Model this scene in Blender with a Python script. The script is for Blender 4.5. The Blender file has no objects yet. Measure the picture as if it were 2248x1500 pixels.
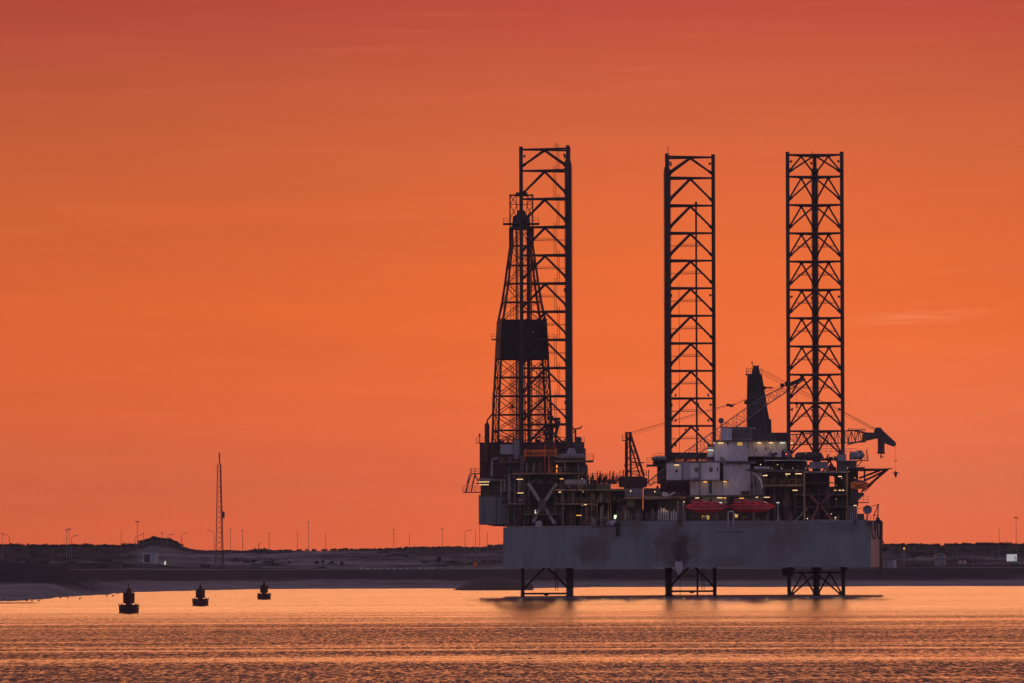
import bpy, math, random
import numpy as np
from mathutils import Vector, Matrix, noise as mnoise

random.seed(7)
sc = bpy.context.scene
COL = sc.collection

# ------------------------------------------------------------------ camera numbers
F = 22000.0            # focal length in photo pixels (2248 wide)
H = 5.45               # eye height above the water, m
PX, PY = 1124.0, 1248.0
ROLL = math.radians(0.22)
CR, SR = math.cos(ROLL), math.sin(ROLL)

def S(d):              # metres per photo pixel at distance d
    return d / F

def un(px, py):        # take the slight camera roll out
    x, v = px - PX, PY - py
    return x * CR + v * SR, -x * SR + v * CR

def P(px, py, d):
    u, v = un(px, py)
    return Vector((u * S(d), d, H + v * S(d)))

# ------------------------------------------------------------------ materials
def new_mat(name):
    m = bpy.data.materials.new(name)
    m.use_nodes = True
    nt = m.node_tree
    for n in list(nt.nodes):
        nt.nodes.remove(n)
    out = nt.nodes.new('ShaderNodeOutputMaterial')
    return m, nt, out

def N(nt, kind, **kw):
    n = nt.nodes.new(kind)
    for k, v in kw.items():
        if k.startswith('i_'):
            n.inputs[k[2:].replace('_', ' ')].default_value = v
        else:
            setattr(n, k, v)
    return n

def mix_rgb(nt, fac, a, b, blend='MIX'):
    m = N(nt, 'ShaderNodeMix', data_type='RGBA', blend_type=blend)
    for sock, v in ((m.inputs[0], fac), (m.inputs[6], a), (m.inputs[7], b)):
        if hasattr(v, 'links') or hasattr(v, 'is_linked'):
            nt.links.new(v, sock)
        elif isinstance(v, (int, float)):
            sock.default_value = v
        else:
            sock.default_value = (*v[:3], 1)
    return m.outputs[2]

def mth(nt, op, a, b=0.0, c=None, clamp=False):
    m = N(nt, 'ShaderNodeMath', operation=op, use_clamp=clamp)
    for i, v in enumerate((a, b) if c is None else (a, b, c)):
        if hasattr(v, 'is_linked'):
            nt.links.new(v, m.inputs[i])
        else:
            m.inputs[i].default_value = v
    return m.outputs[0]

def sstep(nt, v, a, b):
    m = N(nt, 'ShaderNodeMapRange', interpolation_type='SMOOTHSTEP')
    nt.links.new(v, m.inputs[0])
    m.inputs[1].default_value, m.inputs[2].default_value = a, b
    return m.outputs[0]

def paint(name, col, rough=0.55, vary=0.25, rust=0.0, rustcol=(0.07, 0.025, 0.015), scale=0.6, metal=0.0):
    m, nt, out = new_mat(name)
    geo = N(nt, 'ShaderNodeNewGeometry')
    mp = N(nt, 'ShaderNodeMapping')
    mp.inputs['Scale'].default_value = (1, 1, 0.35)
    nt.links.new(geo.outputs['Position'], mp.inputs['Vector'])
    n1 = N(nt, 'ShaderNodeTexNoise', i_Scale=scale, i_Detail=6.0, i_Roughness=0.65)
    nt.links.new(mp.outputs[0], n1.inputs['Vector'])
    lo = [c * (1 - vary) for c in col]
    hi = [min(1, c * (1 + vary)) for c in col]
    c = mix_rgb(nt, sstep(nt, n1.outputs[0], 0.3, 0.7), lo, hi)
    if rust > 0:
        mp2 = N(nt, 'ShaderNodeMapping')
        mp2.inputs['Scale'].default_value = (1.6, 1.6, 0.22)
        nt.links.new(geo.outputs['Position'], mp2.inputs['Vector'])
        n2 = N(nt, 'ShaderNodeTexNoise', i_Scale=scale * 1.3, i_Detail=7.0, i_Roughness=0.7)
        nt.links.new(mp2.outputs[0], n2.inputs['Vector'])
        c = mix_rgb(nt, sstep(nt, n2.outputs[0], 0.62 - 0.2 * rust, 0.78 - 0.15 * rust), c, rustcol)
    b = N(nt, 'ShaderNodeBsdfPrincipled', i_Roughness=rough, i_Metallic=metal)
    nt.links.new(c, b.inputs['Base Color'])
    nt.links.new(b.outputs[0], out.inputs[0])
    return m

def glow(name, col, strength):
    m, nt, out = new_mat(name)
    e = N(nt, 'ShaderNodeEmission')
    e.inputs[0].default_value = (*col, 1)
    e.inputs[1].default_value = strength
    nt.links.new(e.outputs[0], out.inputs[0])
    return m

M = {
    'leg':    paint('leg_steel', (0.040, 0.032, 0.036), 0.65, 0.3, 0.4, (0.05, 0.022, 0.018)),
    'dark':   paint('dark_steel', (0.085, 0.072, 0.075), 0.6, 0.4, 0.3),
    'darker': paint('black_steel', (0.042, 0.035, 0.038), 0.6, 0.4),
    'red':    paint('derrick_red_steel', (0.10, 0.026, 0.02), 0.6, 0.35, 0.3),
    'maroon': paint('maroon_steel', (0.12, 0.045, 0.05), 0.6, 0.35, 0.2),
    'olive':  paint('olive_steel', (0.16, 0.13, 0.08), 0.6, 0.4, 0.4),
    'ochre':  paint('ochre_beam', (0.17, 0.105, 0.07), 0.6, 0.35, 0.5),
    'grey':   paint('grey_paint', (0.27, 0.26, 0.29), 0.5, 0.25, 0.3),
    'mid':    paint('mid_grey_paint', (0.21, 0.19, 0.21), 0.55, 0.3, 0.3),
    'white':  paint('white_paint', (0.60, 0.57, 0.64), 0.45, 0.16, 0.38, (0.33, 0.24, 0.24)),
    'light':  paint('light_grey_paint', (0.42, 0.40, 0.44), 0.5, 0.2, 0.25),
    'boat':   paint('lifeboat_red', (0.62, 0.032, 0.05), 0.4, 0.25),
    'boatd':  paint('lifeboat_dark_red', (0.22, 0.012, 0.02), 0.4, 0.2),
    'orange': paint('orange_paint', (0.62, 0.13, 0.022), 0.5, 0.2),
    'buoy':   paint('buoy_red', (0.07, 0.010, 0.010), 0.55, 0.35, 0.2),
    'rubber': paint('black_rubber', (0.015, 0.015, 0.016), 0.8, 0.2),
    'concrete': paint('concrete', (0.5, 0.47, 0.46), 0.9, 0.2, 0.1),
    'galv':   paint('galvanised_steel', (0.2, 0.17, 0.165), 0.55, 0.2),
    'glass':  paint('dark_glass', (0.02, 0.02, 0.025), 0.12, 0.1),
    'brownglass': paint('curtained_window', (0.16, 0.10, 0.06), 0.3, 0.2),
    'bird':   paint('dark_feathers', (0.05, 0.045, 0.045), 0.8, 0.2),
    'gull':   paint('white_feathers', (0.8, 0.78, 0.76), 0.8, 0.1),
    'leaf':   paint('dark_foliage', (0.04, 0.042, 0.032), 0.8, 0.5, 0, scale=1.5),
    'wood':   paint('branch_wood', (0.06, 0.045, 0.035), 0.8, 0.3),
    'board':  paint('white_board', (0.95, 0.95, 0.97), 0.5, 0.03),
    'ink':    paint('black_lettering', (0.012, 0.01, 0.016), 0.6, 0.1),
    'rock':   paint('dark_rock', (0.026, 0.032, 0.040), 0.9, 0.5, 0, scale=1.2),
    'lampw':  glow('warm_lamp', (1.0, 0.62, 0.27), 1.45),
    'lampo':  glow('orange_lamp', (1.0, 0.42, 0.09), 1.5),
    'lampc':  glow('cool_lamp', (0.85, 0.95, 0.80), 1.1),
    'lampb':  glow('bright_lamp', (1.0, 0.70, 0.42), 1.7),
    'lampr':  glow('red_lamp', (1.0, 0.04, 0.05), 6.0),
    'lampd':  glow('dim_lit_panel', (1.0, 0.55, 0.12), 0.55),
}

# hull paint: weathered blue-grey with the rust stains it carries
def hull_material():
    m, nt, out = new_mat('hull_paint')
    geo = N(nt, 'ShaderNodeNewGeometry')
    mp = N(nt, 'ShaderNodeMapping'); mp.inputs['Scale'].default_value = (1, 1, 0.18)
    nt.links.new(geo.outputs['Position'], mp.inputs['Vector'])
    n1 = N(nt, 'ShaderNodeTexNoise', i_Scale=0.35, i_Detail=8.0, i_Roughness=0.7)
    nt.links.new(mp.outputs[0], n1.inputs['Vector'])
    c = mix_rgb(nt, sstep(nt, n1.outputs[0], 0.3, 0.72), (0.150, 0.172, 0.20), (0.235, 0.25, 0.27))
    # plate seams every few metres
    sep = N(nt, 'ShaderNodeSeparateXYZ'); nt.links.new(geo.outputs['Position'], sep.inputs[0])
    fx = mth(nt, 'FRACT', mth(nt, 'MULTIPLY', sep.outputs[0], 1 / 6.1))
    fz = mth(nt, 'FRACT', mth(nt, 'MULTIPLY', mth(nt, 'ADD', sep.outputs[2], 0.6), 1 / 2.4))
    seam = mth(nt, 'MAXIMUM', mth(nt, 'LESS_THAN', fx, 0.018), mth(nt, 'LESS_THAN', fz, 0.03))
    c = mix_rgb(nt, mth(nt, 'MULTIPLY', seam, 0.55), c, (0.11, 0.115, 0.135))
    n2 = N(nt, 'ShaderNodeTexNoise', i_Scale=0.5, i_Detail=8.0, i_Roughness=0.75)
    nt.links.new(geo.outputs['Position'], n2.inputs['Vector'])
    wob = mth(nt, 'SUBTRACT', n2.outputs[0], 0.5)
    stains = [(1300, 1207, 4.2, 3.4, (0.10, 0.055, 0.05), 0.75), (1494, 1208, 2.5, 3.0, (0.02, 0.010, 0.010), 1.0),
              (1480, 1198, 6.0, 4.6, (0.085, 0.055, 0.055), 0.75), (1730, 1175, 5.0, 4.5, (0.12, 0.07, 0.08), 0.6),
              (1590, 1232, 6.0, 1.4, (0.12, 0.10, 0.09), 0.5), (1330, 1170, 2.2, 4.0, (0.13, 0.08, 0.08), 0.6),
              (1395, 1160, 2.0, 3.0, (0.12, 0.09, 0.09), 0.5), (1850, 1160, 5.0, 1.6, (0.10, 0.08, 0.09), 0.6),
              (1640, 1152, 9.0, 0.9, (0.13, 0.10, 0.10), 0.5), (1700, 1210, 2.0, 5.0, (0.14, 0.10, 0.11), 0.5)]
    for (px, py, rx, rz, rc, k) in stains:
        p = P(px, py, 1970)
        dx = mth(nt, 'DIVIDE', mth(nt, 'SUBTRACT', sep.outputs[0], p.x), rx)
        dz = mth(nt, 'DIVIDE', mth(nt, 'SUBTRACT', sep.outputs[2], p.z), rz)
        r = mth(nt, 'ADD', mth(nt, 'MULTIPLY', dx, dx), mth(nt, 'MULTIPLY', dz, dz))
        r = mth(nt, 'ADD', r, mth(nt, 'MULTIPLY', wob, 3.6))
        f = mth(nt, 'MULTIPLY', mth(nt, 'SUBTRACT', 1.0, sstep(nt, r, -0.1, 1.2)), k)
        c = mix_rgb(nt, f, c, rc)
    mp3 = N(nt, 'ShaderNodeMapping'); mp3.inputs['Scale'].default_value = (2.2, 2.2, 0.12)
    nt.links.new(geo.outputs['Position'], mp3.inputs['Vector'])
    n3 = N(nt, 'ShaderNodeTexNoise', i_Scale=0.7, i_Detail=6.0, i_Roughness=0.7)
    nt.links.new(mp3.outputs[0], n3.inputs['Vector'])
    c = mix_rgb(nt, mth(nt, 'MULTIPLY', sstep(nt, n3.outputs[0], 0.56, 0.78), 0.55), c, (0.11, 0.07, 0.065))
    b = N(nt, 'ShaderNodeBsdfPrincipled', i_Roughness=0.55)
    nt.links.new(c, b.inputs['Base Color'])
    nt.links.new(b.outputs[0], out.inputs[0])
    return m
M['hull'] = hull_material()

# ------------------------------------------------------------------ mesh builder
class MB:
    def __init__(s):
        s.v, s.f, s.mi = [], [], []
        s.cur = 0
    def add(s, vs, fs):
        o = len(s.v)
        s.v += [tuple(v) for v in vs]
        s.f += [tuple(i + o for i in f) for f in fs]
        s.mi += [s.cur] * len(fs)
    def box(s, x0, x1, y0, y1, z0, z1):
        vs = [(x, y, z) for z in (z0, z1) for y in (y0, y1) for x in (x0, x1)]
        s.add(vs, [(0, 2, 3, 1), (4, 5, 7, 6), (0, 1, 5, 4), (1, 3, 7, 5), (3, 2, 6, 7), (2, 0, 4, 6)])
        return s
    def B(s, x0, y0, x1, y1, d, dep):          # box from photo-pixel extents of its front face at distance d
        c = P((x0 + x1) / 2, (y0 + y1) / 2, d)
        w, h = abs(x1 - x0) / 2 * S(d), abs(y1 - y0) / 2 * S(d)
        return s.box(c.x - w, c.x + w, d, d + dep, c.z - h, c.z + h)
    def tube(s, p, q, r, n=6, r2=None, caps=True):
        p, q = Vector(p), Vector(q)
        a = q - p
        if a.length < 1e-6: return s
        a.normalize()
        u = a.cross(Vector((0, 0, 1)) if abs(a.z) < 0.9 else Vector((1, 0, 0))).normalized()
        w = a.cross(u)
        r2 = r if r2 is None else r2
        vs = []
        for c, rr in ((p, r), (q, r2)):
            for k in range(n):
                t = 2 * math.pi * (k + 0.5) / n
                vs.append(c + (u * math.cos(t) + w * math.sin(t)) * rr)
        fs = [(k, (k + 1) % n, n + (k + 1) % n, n + k) for k in range(n)]
        if caps: fs += [tuple(range(n - 1, -1, -1)), tuple(range(n, 2 * n))]
        s.add(vs, fs)
        return s
    def path(s, pts, r, n=6):
        for a, b in zip(pts[:-1], pts[1:]): s.tube(a, b, r, n)
        return s
    def T(s, x0, y0, x1, y1, d, r, n=6, d1=None):   # tube between two photo pixels
        return s.tube(P(x0, y0, d), P(x1, y1, d if d1 is None else d1), r, n)
    def prism(s, pts, dep):                         # closed outline (3D points, facing camera), pushed back by dep
        n = len(pts)
        pts = [Vector(p) for p in pts]
        vs = pts + [p + Vector((0, dep, 0)) for p in pts]
        fs = [tuple(range(n)), tuple(range(2 * n - 1, n - 1, -1))]
        fs += [((k + 1) % n, k, n + k, n + (k + 1) % n) for k in range(n)]
        s.add(vs, fs)
        return s
    def PR(s, pxs, d, dep):
        return s.prism([P(x, y, d) for x, y in pxs], dep)
    def lathe(s, c, prof, n=16, axis='Z'):
        c = Vector(c); vs = []; fs = []
        for (r, z) in prof:
            for k in range(n):
                t = 2 * math.pi * k / n
                if axis == 'Z': vs.append(c + Vector((r * math.cos(t), r * math.sin(t), z)))
                elif axis == 'X': vs.append(c + Vector((z, r * math.cos(t), r * math.sin(t))))
                else: vs.append(c + Vector((r * math.cos(t), z, r * math.sin(t))))
        m = len(prof)
        for i in range(m - 1):
            for k in range(n):
                fs.append((i * n + k, i * n + (k + 1) % n, (i + 1) * n + (k + 1) % n, (i + 1) * n + k))
        fs.append(tuple(range(n - 1, -1, -1)))
        fs.append(tuple((m - 1) * n + k for k in range(n)))
        s.add(vs, fs)
        return s
    def rail(s, pts, h=1.1, r=0.045, post=1.5, rows=2):
        for a, b in zip(pts[:-1], pts[1:]):
            a, b = Vector(a), Vector(b)
            up = Vector((0, 0, h))
            for k in range(1, rows + 1):
                s.tube(a + up * k / rows, b + up * k / rows, r, 4)
            n = max(1, int((b - a).length / post))
            for k in range(n + 1):
                p = a.lerp(b, k / n)
                s.tube(p, p + up, r, 4)
        return s
    def lattice(s, p0, p1, w0, h0, w1, h1, n, r, rb):
        p0, p1 = Vector(p0), Vector(p1)
        a = (p1 - p0).normalized()
        side = Vector((0, 1, 0)); side = (side - a * side.dot(a)).normalized()
        up = side.cross(a).normalized()
        if up.z < 0: up = -up
        st = []
        for k in range(n + 1):
            t = k / n
            c = p0.lerp(p1, t)
            w, h = (w0 + (w1 - w0) * t) / 2, (h0 + (h1 - h0) * t) / 2
            st.append([c + side * sx * w + up * sz * h for sx, sz in ((-1, -1), (1, -1), (1, 1), (-1, 1))])
        for k in range(n):
            for j in range(4):
                s.tube(st[k][j], st[k + 1][j], r, 5)
                j2 = (j + 1) % 4
                if k % 2: s.tube(st[k][j], st[k + 1][j2], rb, 4)
                else: s.tube(st[k][j2], st[k + 1][j], rb, 4)
                s.tube(st[k][j], st[k][j2], rb, 4)
        return s
    def build(s, name, mats, parent=None, smooth=False):
        mats = mats if isinstance(mats, (list, tuple)) else [mats]
        vs = np.array(s.v, dtype=float)
        c = (vs.min(0) + vs.max(0)) / 2
        if parent is None: c[2] = vs[:, 2].min()
        me = bpy.data.meshes.new(name)
        me.from_pydata([tuple(v) for v in (vs - c)], [], s.f)
        for m in mats: me.materials.append(M[m] if isinstance(m, str) else m)
        if len(mats) > 1: me.polygons.foreach_set('material_index', s.mi)
        if smooth: me.polygons.foreach_set('use_smooth', [True] * len(me.polygons))
        me.update()
        o = bpy.data.objects.new(name, me)
        COL.objects.link(o)
        w = Vector(c)
        WL[o.name] = w
        if parent is not None:
            o.parent = parent
            o.location = w - WL[parent.name]
        else:
            o.location = w
        return o

WL = {}
def tag(o, label=None, cat=None, group=None, kind=None):
    if label: o['label'] = label
    if cat: o['category'] = cat
    if group: o['group'] = group
    if kind: o['kind'] = kind
    return o
def thing(name, loc, label, cat, group=None):
    o = bpy.data.objects.new(name, None)
    COL.objects.link(o)
    o.location = loc
    WL[o.name] = Vector(loc)
    return tag(o, label, cat, group)
def text_mesh(name, s, size, origin, mat, parent, rot=0.0, width=None, height=None, ext=0.02):
    cu = bpy.data.curves.new(name, 'FONT'); cu.body = s; cu.size = size; cu.extrude = ext
    to = bpy.data.objects.new(name + '_tmp', cu); COL.objects.link(to)
    bpy.context.view_layer.update()
    dg = bpy.context.evaluated_depsgraph_get()
    me = bpy.data.meshes.new_from_object(to.evaluated_get(dg))
    bpy.data.objects.remove(to)
    co = np.array([v.co[:] for v in me.vertices])
    mn, mx = co.min(0), co.max(0)
    co -= mn
    ex = mx - mn
    if width: co[:, 0] *= width / ex[0]
    if height: co[:, 1] *= height / ex[1]
    R = Matrix.Rotation(rot, 3, 'Y') @ Matrix.Rotation(math.pi / 2, 3, 'X')
    me.vertices.foreach_set('co', np.array([R @ Vector(c) for c in co]).ravel())
    me.materials.clear(); me.materials.append(M[mat]); me.update()
    o = bpy.data.objects.new(name, me); COL.objects.link(o)
    WL[o.name] = Vector(origin)
    o.parent = parent; o.location = Vector(origin) - WL[parent.name]
    return o

# ================================================================== WORLD
W = bpy.data.worlds.new('World'); sc.world = W; W.use_nodes = True
nt = W.node_tree
for n in list(nt.nodes): nt.nodes.remove(n)
SUN_EL, SUN_AZ = math.radians(2.5), math.radians(62)      # just above the horizon, well to the right of the view
out = N(nt, 'ShaderNodeOutputWorld')
tc = N(nt, 'ShaderNodeTexCoord')
sep = N(nt, 'ShaderNodeSeparateXYZ'); nt.links.new(tc.outputs['Generated'], sep.inputs[0])
X, Y, Z = sep.outputs
zc = mth(nt, 'MAXIMUM', Z, 0.0)
sq = mth(nt, 'SQRT', zc)
def lin(c):
    return tuple((x / 255 / 12.92) if x / 255 <= 0.04045 else ((x / 255 + 0.055) / 1.055) ** 2.4 for x in c)
def ramp(fac, stops):
    r = N(nt, 'ShaderNodeValToRGB')
    nt.links.new(fac, r.inputs[0])
    el = r.color_ramp.elements
    while len(el) < len(stops): el.new(0.5)
    for e, (p, c) in zip(el, stops):
        e.position = p; e.color = (*c, 1)
    return r.outputs[0]
def zy(y): return math.sqrt(max(0.0, (1248 - y) / F))
G = 1.0
sunset = ramp(sq, [
    (0.0, lin((250, 111, 62))), (zy(1150), lin((253, 109, 57))), (zy(1000), lin((246, 109, 60))), (zy(850), lin((245, 108, 52))),
    (zy(700), lin((240, 105, 48))), (zy(500), lin((228, 101, 50))), (zy(300), lin((213, 94, 56))), (zy(150), lin((199, 82, 58))),
    (zy(0), lin((188, 62, 54))), (0.25, (0.52, 0.10, 0.05)), (0.325, (0.60, 0.14, 0.055)), (0.365, (0.64, 0.155, 0.06)),
    (0.52, (0.44, 0.12, 0.055)), (0.64, (0.17, 0.085, 0.08)), (0.76, (0.10, 0.075, 0.10)), (1.0, (0.09, 0.085, 0.14))])
dusk = ramp(sq, [(0.0, (0.50, 0.38, 0.50)), (0.3, (0.50, 0.38, 0.55)), (0.6, (0.34, 0.29, 0.46)), (1.0, (0.09, 0.085, 0.14))])
hl = mth(nt, 'MAXIMUM', mth(nt, 'SQRT', mth(nt, 'ADD', mth(nt, 'MULTIPLY', X, X), mth(nt, 'MULTIPLY', Y, Y))), 1e-4)
ca = mth(nt, 'DIVIDE', Y, hl)
az = mth(nt, 'ARCTAN2', X, Y)
tt = sstep(nt, ca, -0.15, 0.92)
base = mix_rgb(nt, tt, dusk, sunset)
# slightly brighter sky behind the rig
da = mth(nt, 'DIVIDE', mth(nt, 'SUBTRACT', az, 0.022), 0.035)
g1 = mth(nt, 'EXPONENT', mth(nt, 'MULTIPLY', mth(nt, 'MULTIPLY', da, da), -0.5))
bright = mth(nt, 'ADD', 0.83, mth(nt, 'MULTIPLY', g1, 0.20))
# thin horizontal veils
cmb = N(nt, 'ShaderNodeCombineXYZ')
nt.links.new(mth(nt, 'MULTIPLY', az, 16.0), cmb.inputs[0]); nt.links.new(mth(nt, 'MULTIPLY', Z, 260.0), cmb.inputs[1])
nv = N(nt, 'ShaderNodeTexNoise', i_Scale=1.0, i_Detail=5.0, i_Roughness=0.6)
nt.links.new(cmb.outputs[0], nv.inputs['Vector'])
bright = mth(nt, 'ADD', bright, mth(nt, 'MULTIPLY', mth(nt, 'SUBTRACT', nv.outputs[0], 0.5), 0.20))
# faint pink cloud streak to the right of the legs
cmb2 = N(nt, 'ShaderNodeCombineXYZ')
nt.links.new(mth(nt, 'MULTIPLY', az, 260.0), cmb2.inputs[0]); nt.links.new(mth(nt, 'MULTIPLY', Z, 1500.0), cmb2.inputs[1])
nc = N(nt, 'ShaderNodeTexNoise', i_Scale=1.0, i_Detail=4.0)
nt.links.new(cmb2.outputs[0], nc.inputs['Vector'])
caz = mth(nt, 'SUBTRACT', az, 0.0403)
czz = mth(nt, 'SUBTRACT', mth(nt, 'SUBTRACT', Z, 0.0248), mth(nt, 'MULTIPLY', caz, 0.06))
czz = mth(nt, 'ADD', czz, mth(nt, 'MULTIPLY', mth(nt, 'SUBTRACT', nc.outputs[0], 0.5), 0.0011))
e1 = mth(nt, 'MULTIPLY', mth(nt, 'DIVIDE', caz, 0.0045), mth(nt, 'DIVIDE', caz, 0.0045))
e2 = mth(nt, 'MULTIPLY', mth(nt, 'DIVIDE', czz, 0.00033), mth(nt, 'DIVIDE', czz, 0.00033))
cl = mth(nt, 'EXPONENT', mth(nt, 'MULTIPLY', mth(nt, 'ADD', e1, e2), -0.5))
col = mix_rgb(nt, 1.0, base, (1, 1, 1), 'MULTIPLY')
vs_ = N(nt, 'ShaderNodeVectorMath', operation='SCALE')
nt.links.new(base, vs_.inputs[0]); nt.links.new(bright, vs_.inputs['Scale'])
cmb3 = N(nt, 'ShaderNodeCombineXYZ')
nt.links.new(mth(nt, 'MULTIPLY', az, 45.0), cmb3.inputs[0]); nt.links.new(mth(nt, 'MULTIPLY', Z, 900.0), cmb3.inputs[1])
n4 = N(nt, 'ShaderNodeTexNoise', i_Scale=1.0, i_Detail=6.0, i_Roughness=0.6); nt.links.new(cmb3.outputs[0], n4.inputs['Vector'])
veil = sstep(nt, n4.outputs[0], 0.5, 0.78)
dz2 = mth(nt, 'DIVIDE', mth(nt, 'SUBTRACT', Z, 0.0105), 0.0075); dx2 = mth(nt, 'DIVIDE', mth(nt, 'SUBTRACT', az, 0.040), 0.016)
low = mth(nt, 'EXPONENT', mth(nt, 'MULTIPLY', mth(nt, 'ADD', mth(nt, 'MULTIPLY', dz2, dz2), mth(nt, 'MULTIPLY', dx2, dx2)), -0.5))
soft = mth(nt, 'ADD', mth(nt, 'MULTIPLY', veil, 0.10), mth(nt, 'MULTIPLY', low, mth(nt, 'MULTIPLY_ADD', veil, 0.30, 0.30)))
col = mix_rgb(nt, soft, vs_.outputs[0], lin((252, 132, 92)))
col = mix_rgb(nt, mth(nt, 'MULTIPLY', mth(nt, 'MULTIPLY', cl, sstep(nt, n4.outputs[0], 0.30, 0.62)), 0.70), col, lin((255, 142, 96)))
# golden layer added above the top of the view, to brighten the water's reflections
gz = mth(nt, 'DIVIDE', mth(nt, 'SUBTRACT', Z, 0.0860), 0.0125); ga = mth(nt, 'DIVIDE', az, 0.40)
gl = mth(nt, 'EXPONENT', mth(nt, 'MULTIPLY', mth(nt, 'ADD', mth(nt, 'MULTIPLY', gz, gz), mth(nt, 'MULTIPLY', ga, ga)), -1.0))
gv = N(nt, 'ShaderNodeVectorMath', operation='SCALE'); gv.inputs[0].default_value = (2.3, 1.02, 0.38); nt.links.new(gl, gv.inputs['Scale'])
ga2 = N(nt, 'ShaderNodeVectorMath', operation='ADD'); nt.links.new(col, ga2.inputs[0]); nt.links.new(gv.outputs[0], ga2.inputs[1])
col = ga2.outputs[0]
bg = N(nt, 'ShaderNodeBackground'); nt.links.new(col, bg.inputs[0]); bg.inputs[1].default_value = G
sky = N(nt, 'ShaderNodeTexSky', sky_type='NISHITA'); sky.sun_disc = False
sky.sun_elevation = SUN_EL; sky.sun_rotation = SUN_AZ
bg2 = N(nt, 'ShaderNodeBackground'); nt.links.new(sky.outputs[0], bg2.inputs[0]); bg2.inputs[1].default_value = 0.012
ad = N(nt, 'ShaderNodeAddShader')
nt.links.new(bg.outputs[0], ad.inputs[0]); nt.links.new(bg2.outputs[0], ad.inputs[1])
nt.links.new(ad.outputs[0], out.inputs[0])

sun = bpy.data.lights.new('sun', 'SUN'); sun.energy = 0.12; sun.angle = math.radians(2.0); sun.color = (1.0, 0.48, 0.40)
so = bpy.data.objects.new('sun', sun); COL.objects.link(so)
sd = Vector((math.sin(SUN_AZ) * math.cos(SUN_EL), math.cos(SUN_AZ) * math.cos(SUN_EL), math.sin(SUN_EL)))
so.rotation_euler = sd.to_track_quat('Z', 'Y').to_euler()
so.location = (60, 1900, 120)

# ================================================================== CAMERA
cam = bpy.data.cameras.new('camera'); co = bpy.data.objects.new('camera', cam); COL.objects.link(co)
cam.sensor_width = 36.0; cam.lens = 36.0 * F / 2248.0
cam.shift_y = (PY - 750.0) / 2248.0
cam.clip_start = 1.0; cam.clip_end = 60000.0
co.location = (0, 0, H)
co.rotation_euler = (Matrix.Rotation(math.pi / 2, 4, 'X') @ Matrix.Rotation(-ROLL, 4, 'Z')).to_euler()
sc.camera = co
sc.view_settings.view_transform = 'Standard'; sc.view_settings.look = 'None'
sc.view_settings.exposure = 0.0; sc.view_settings.gamma = 1.0

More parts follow.
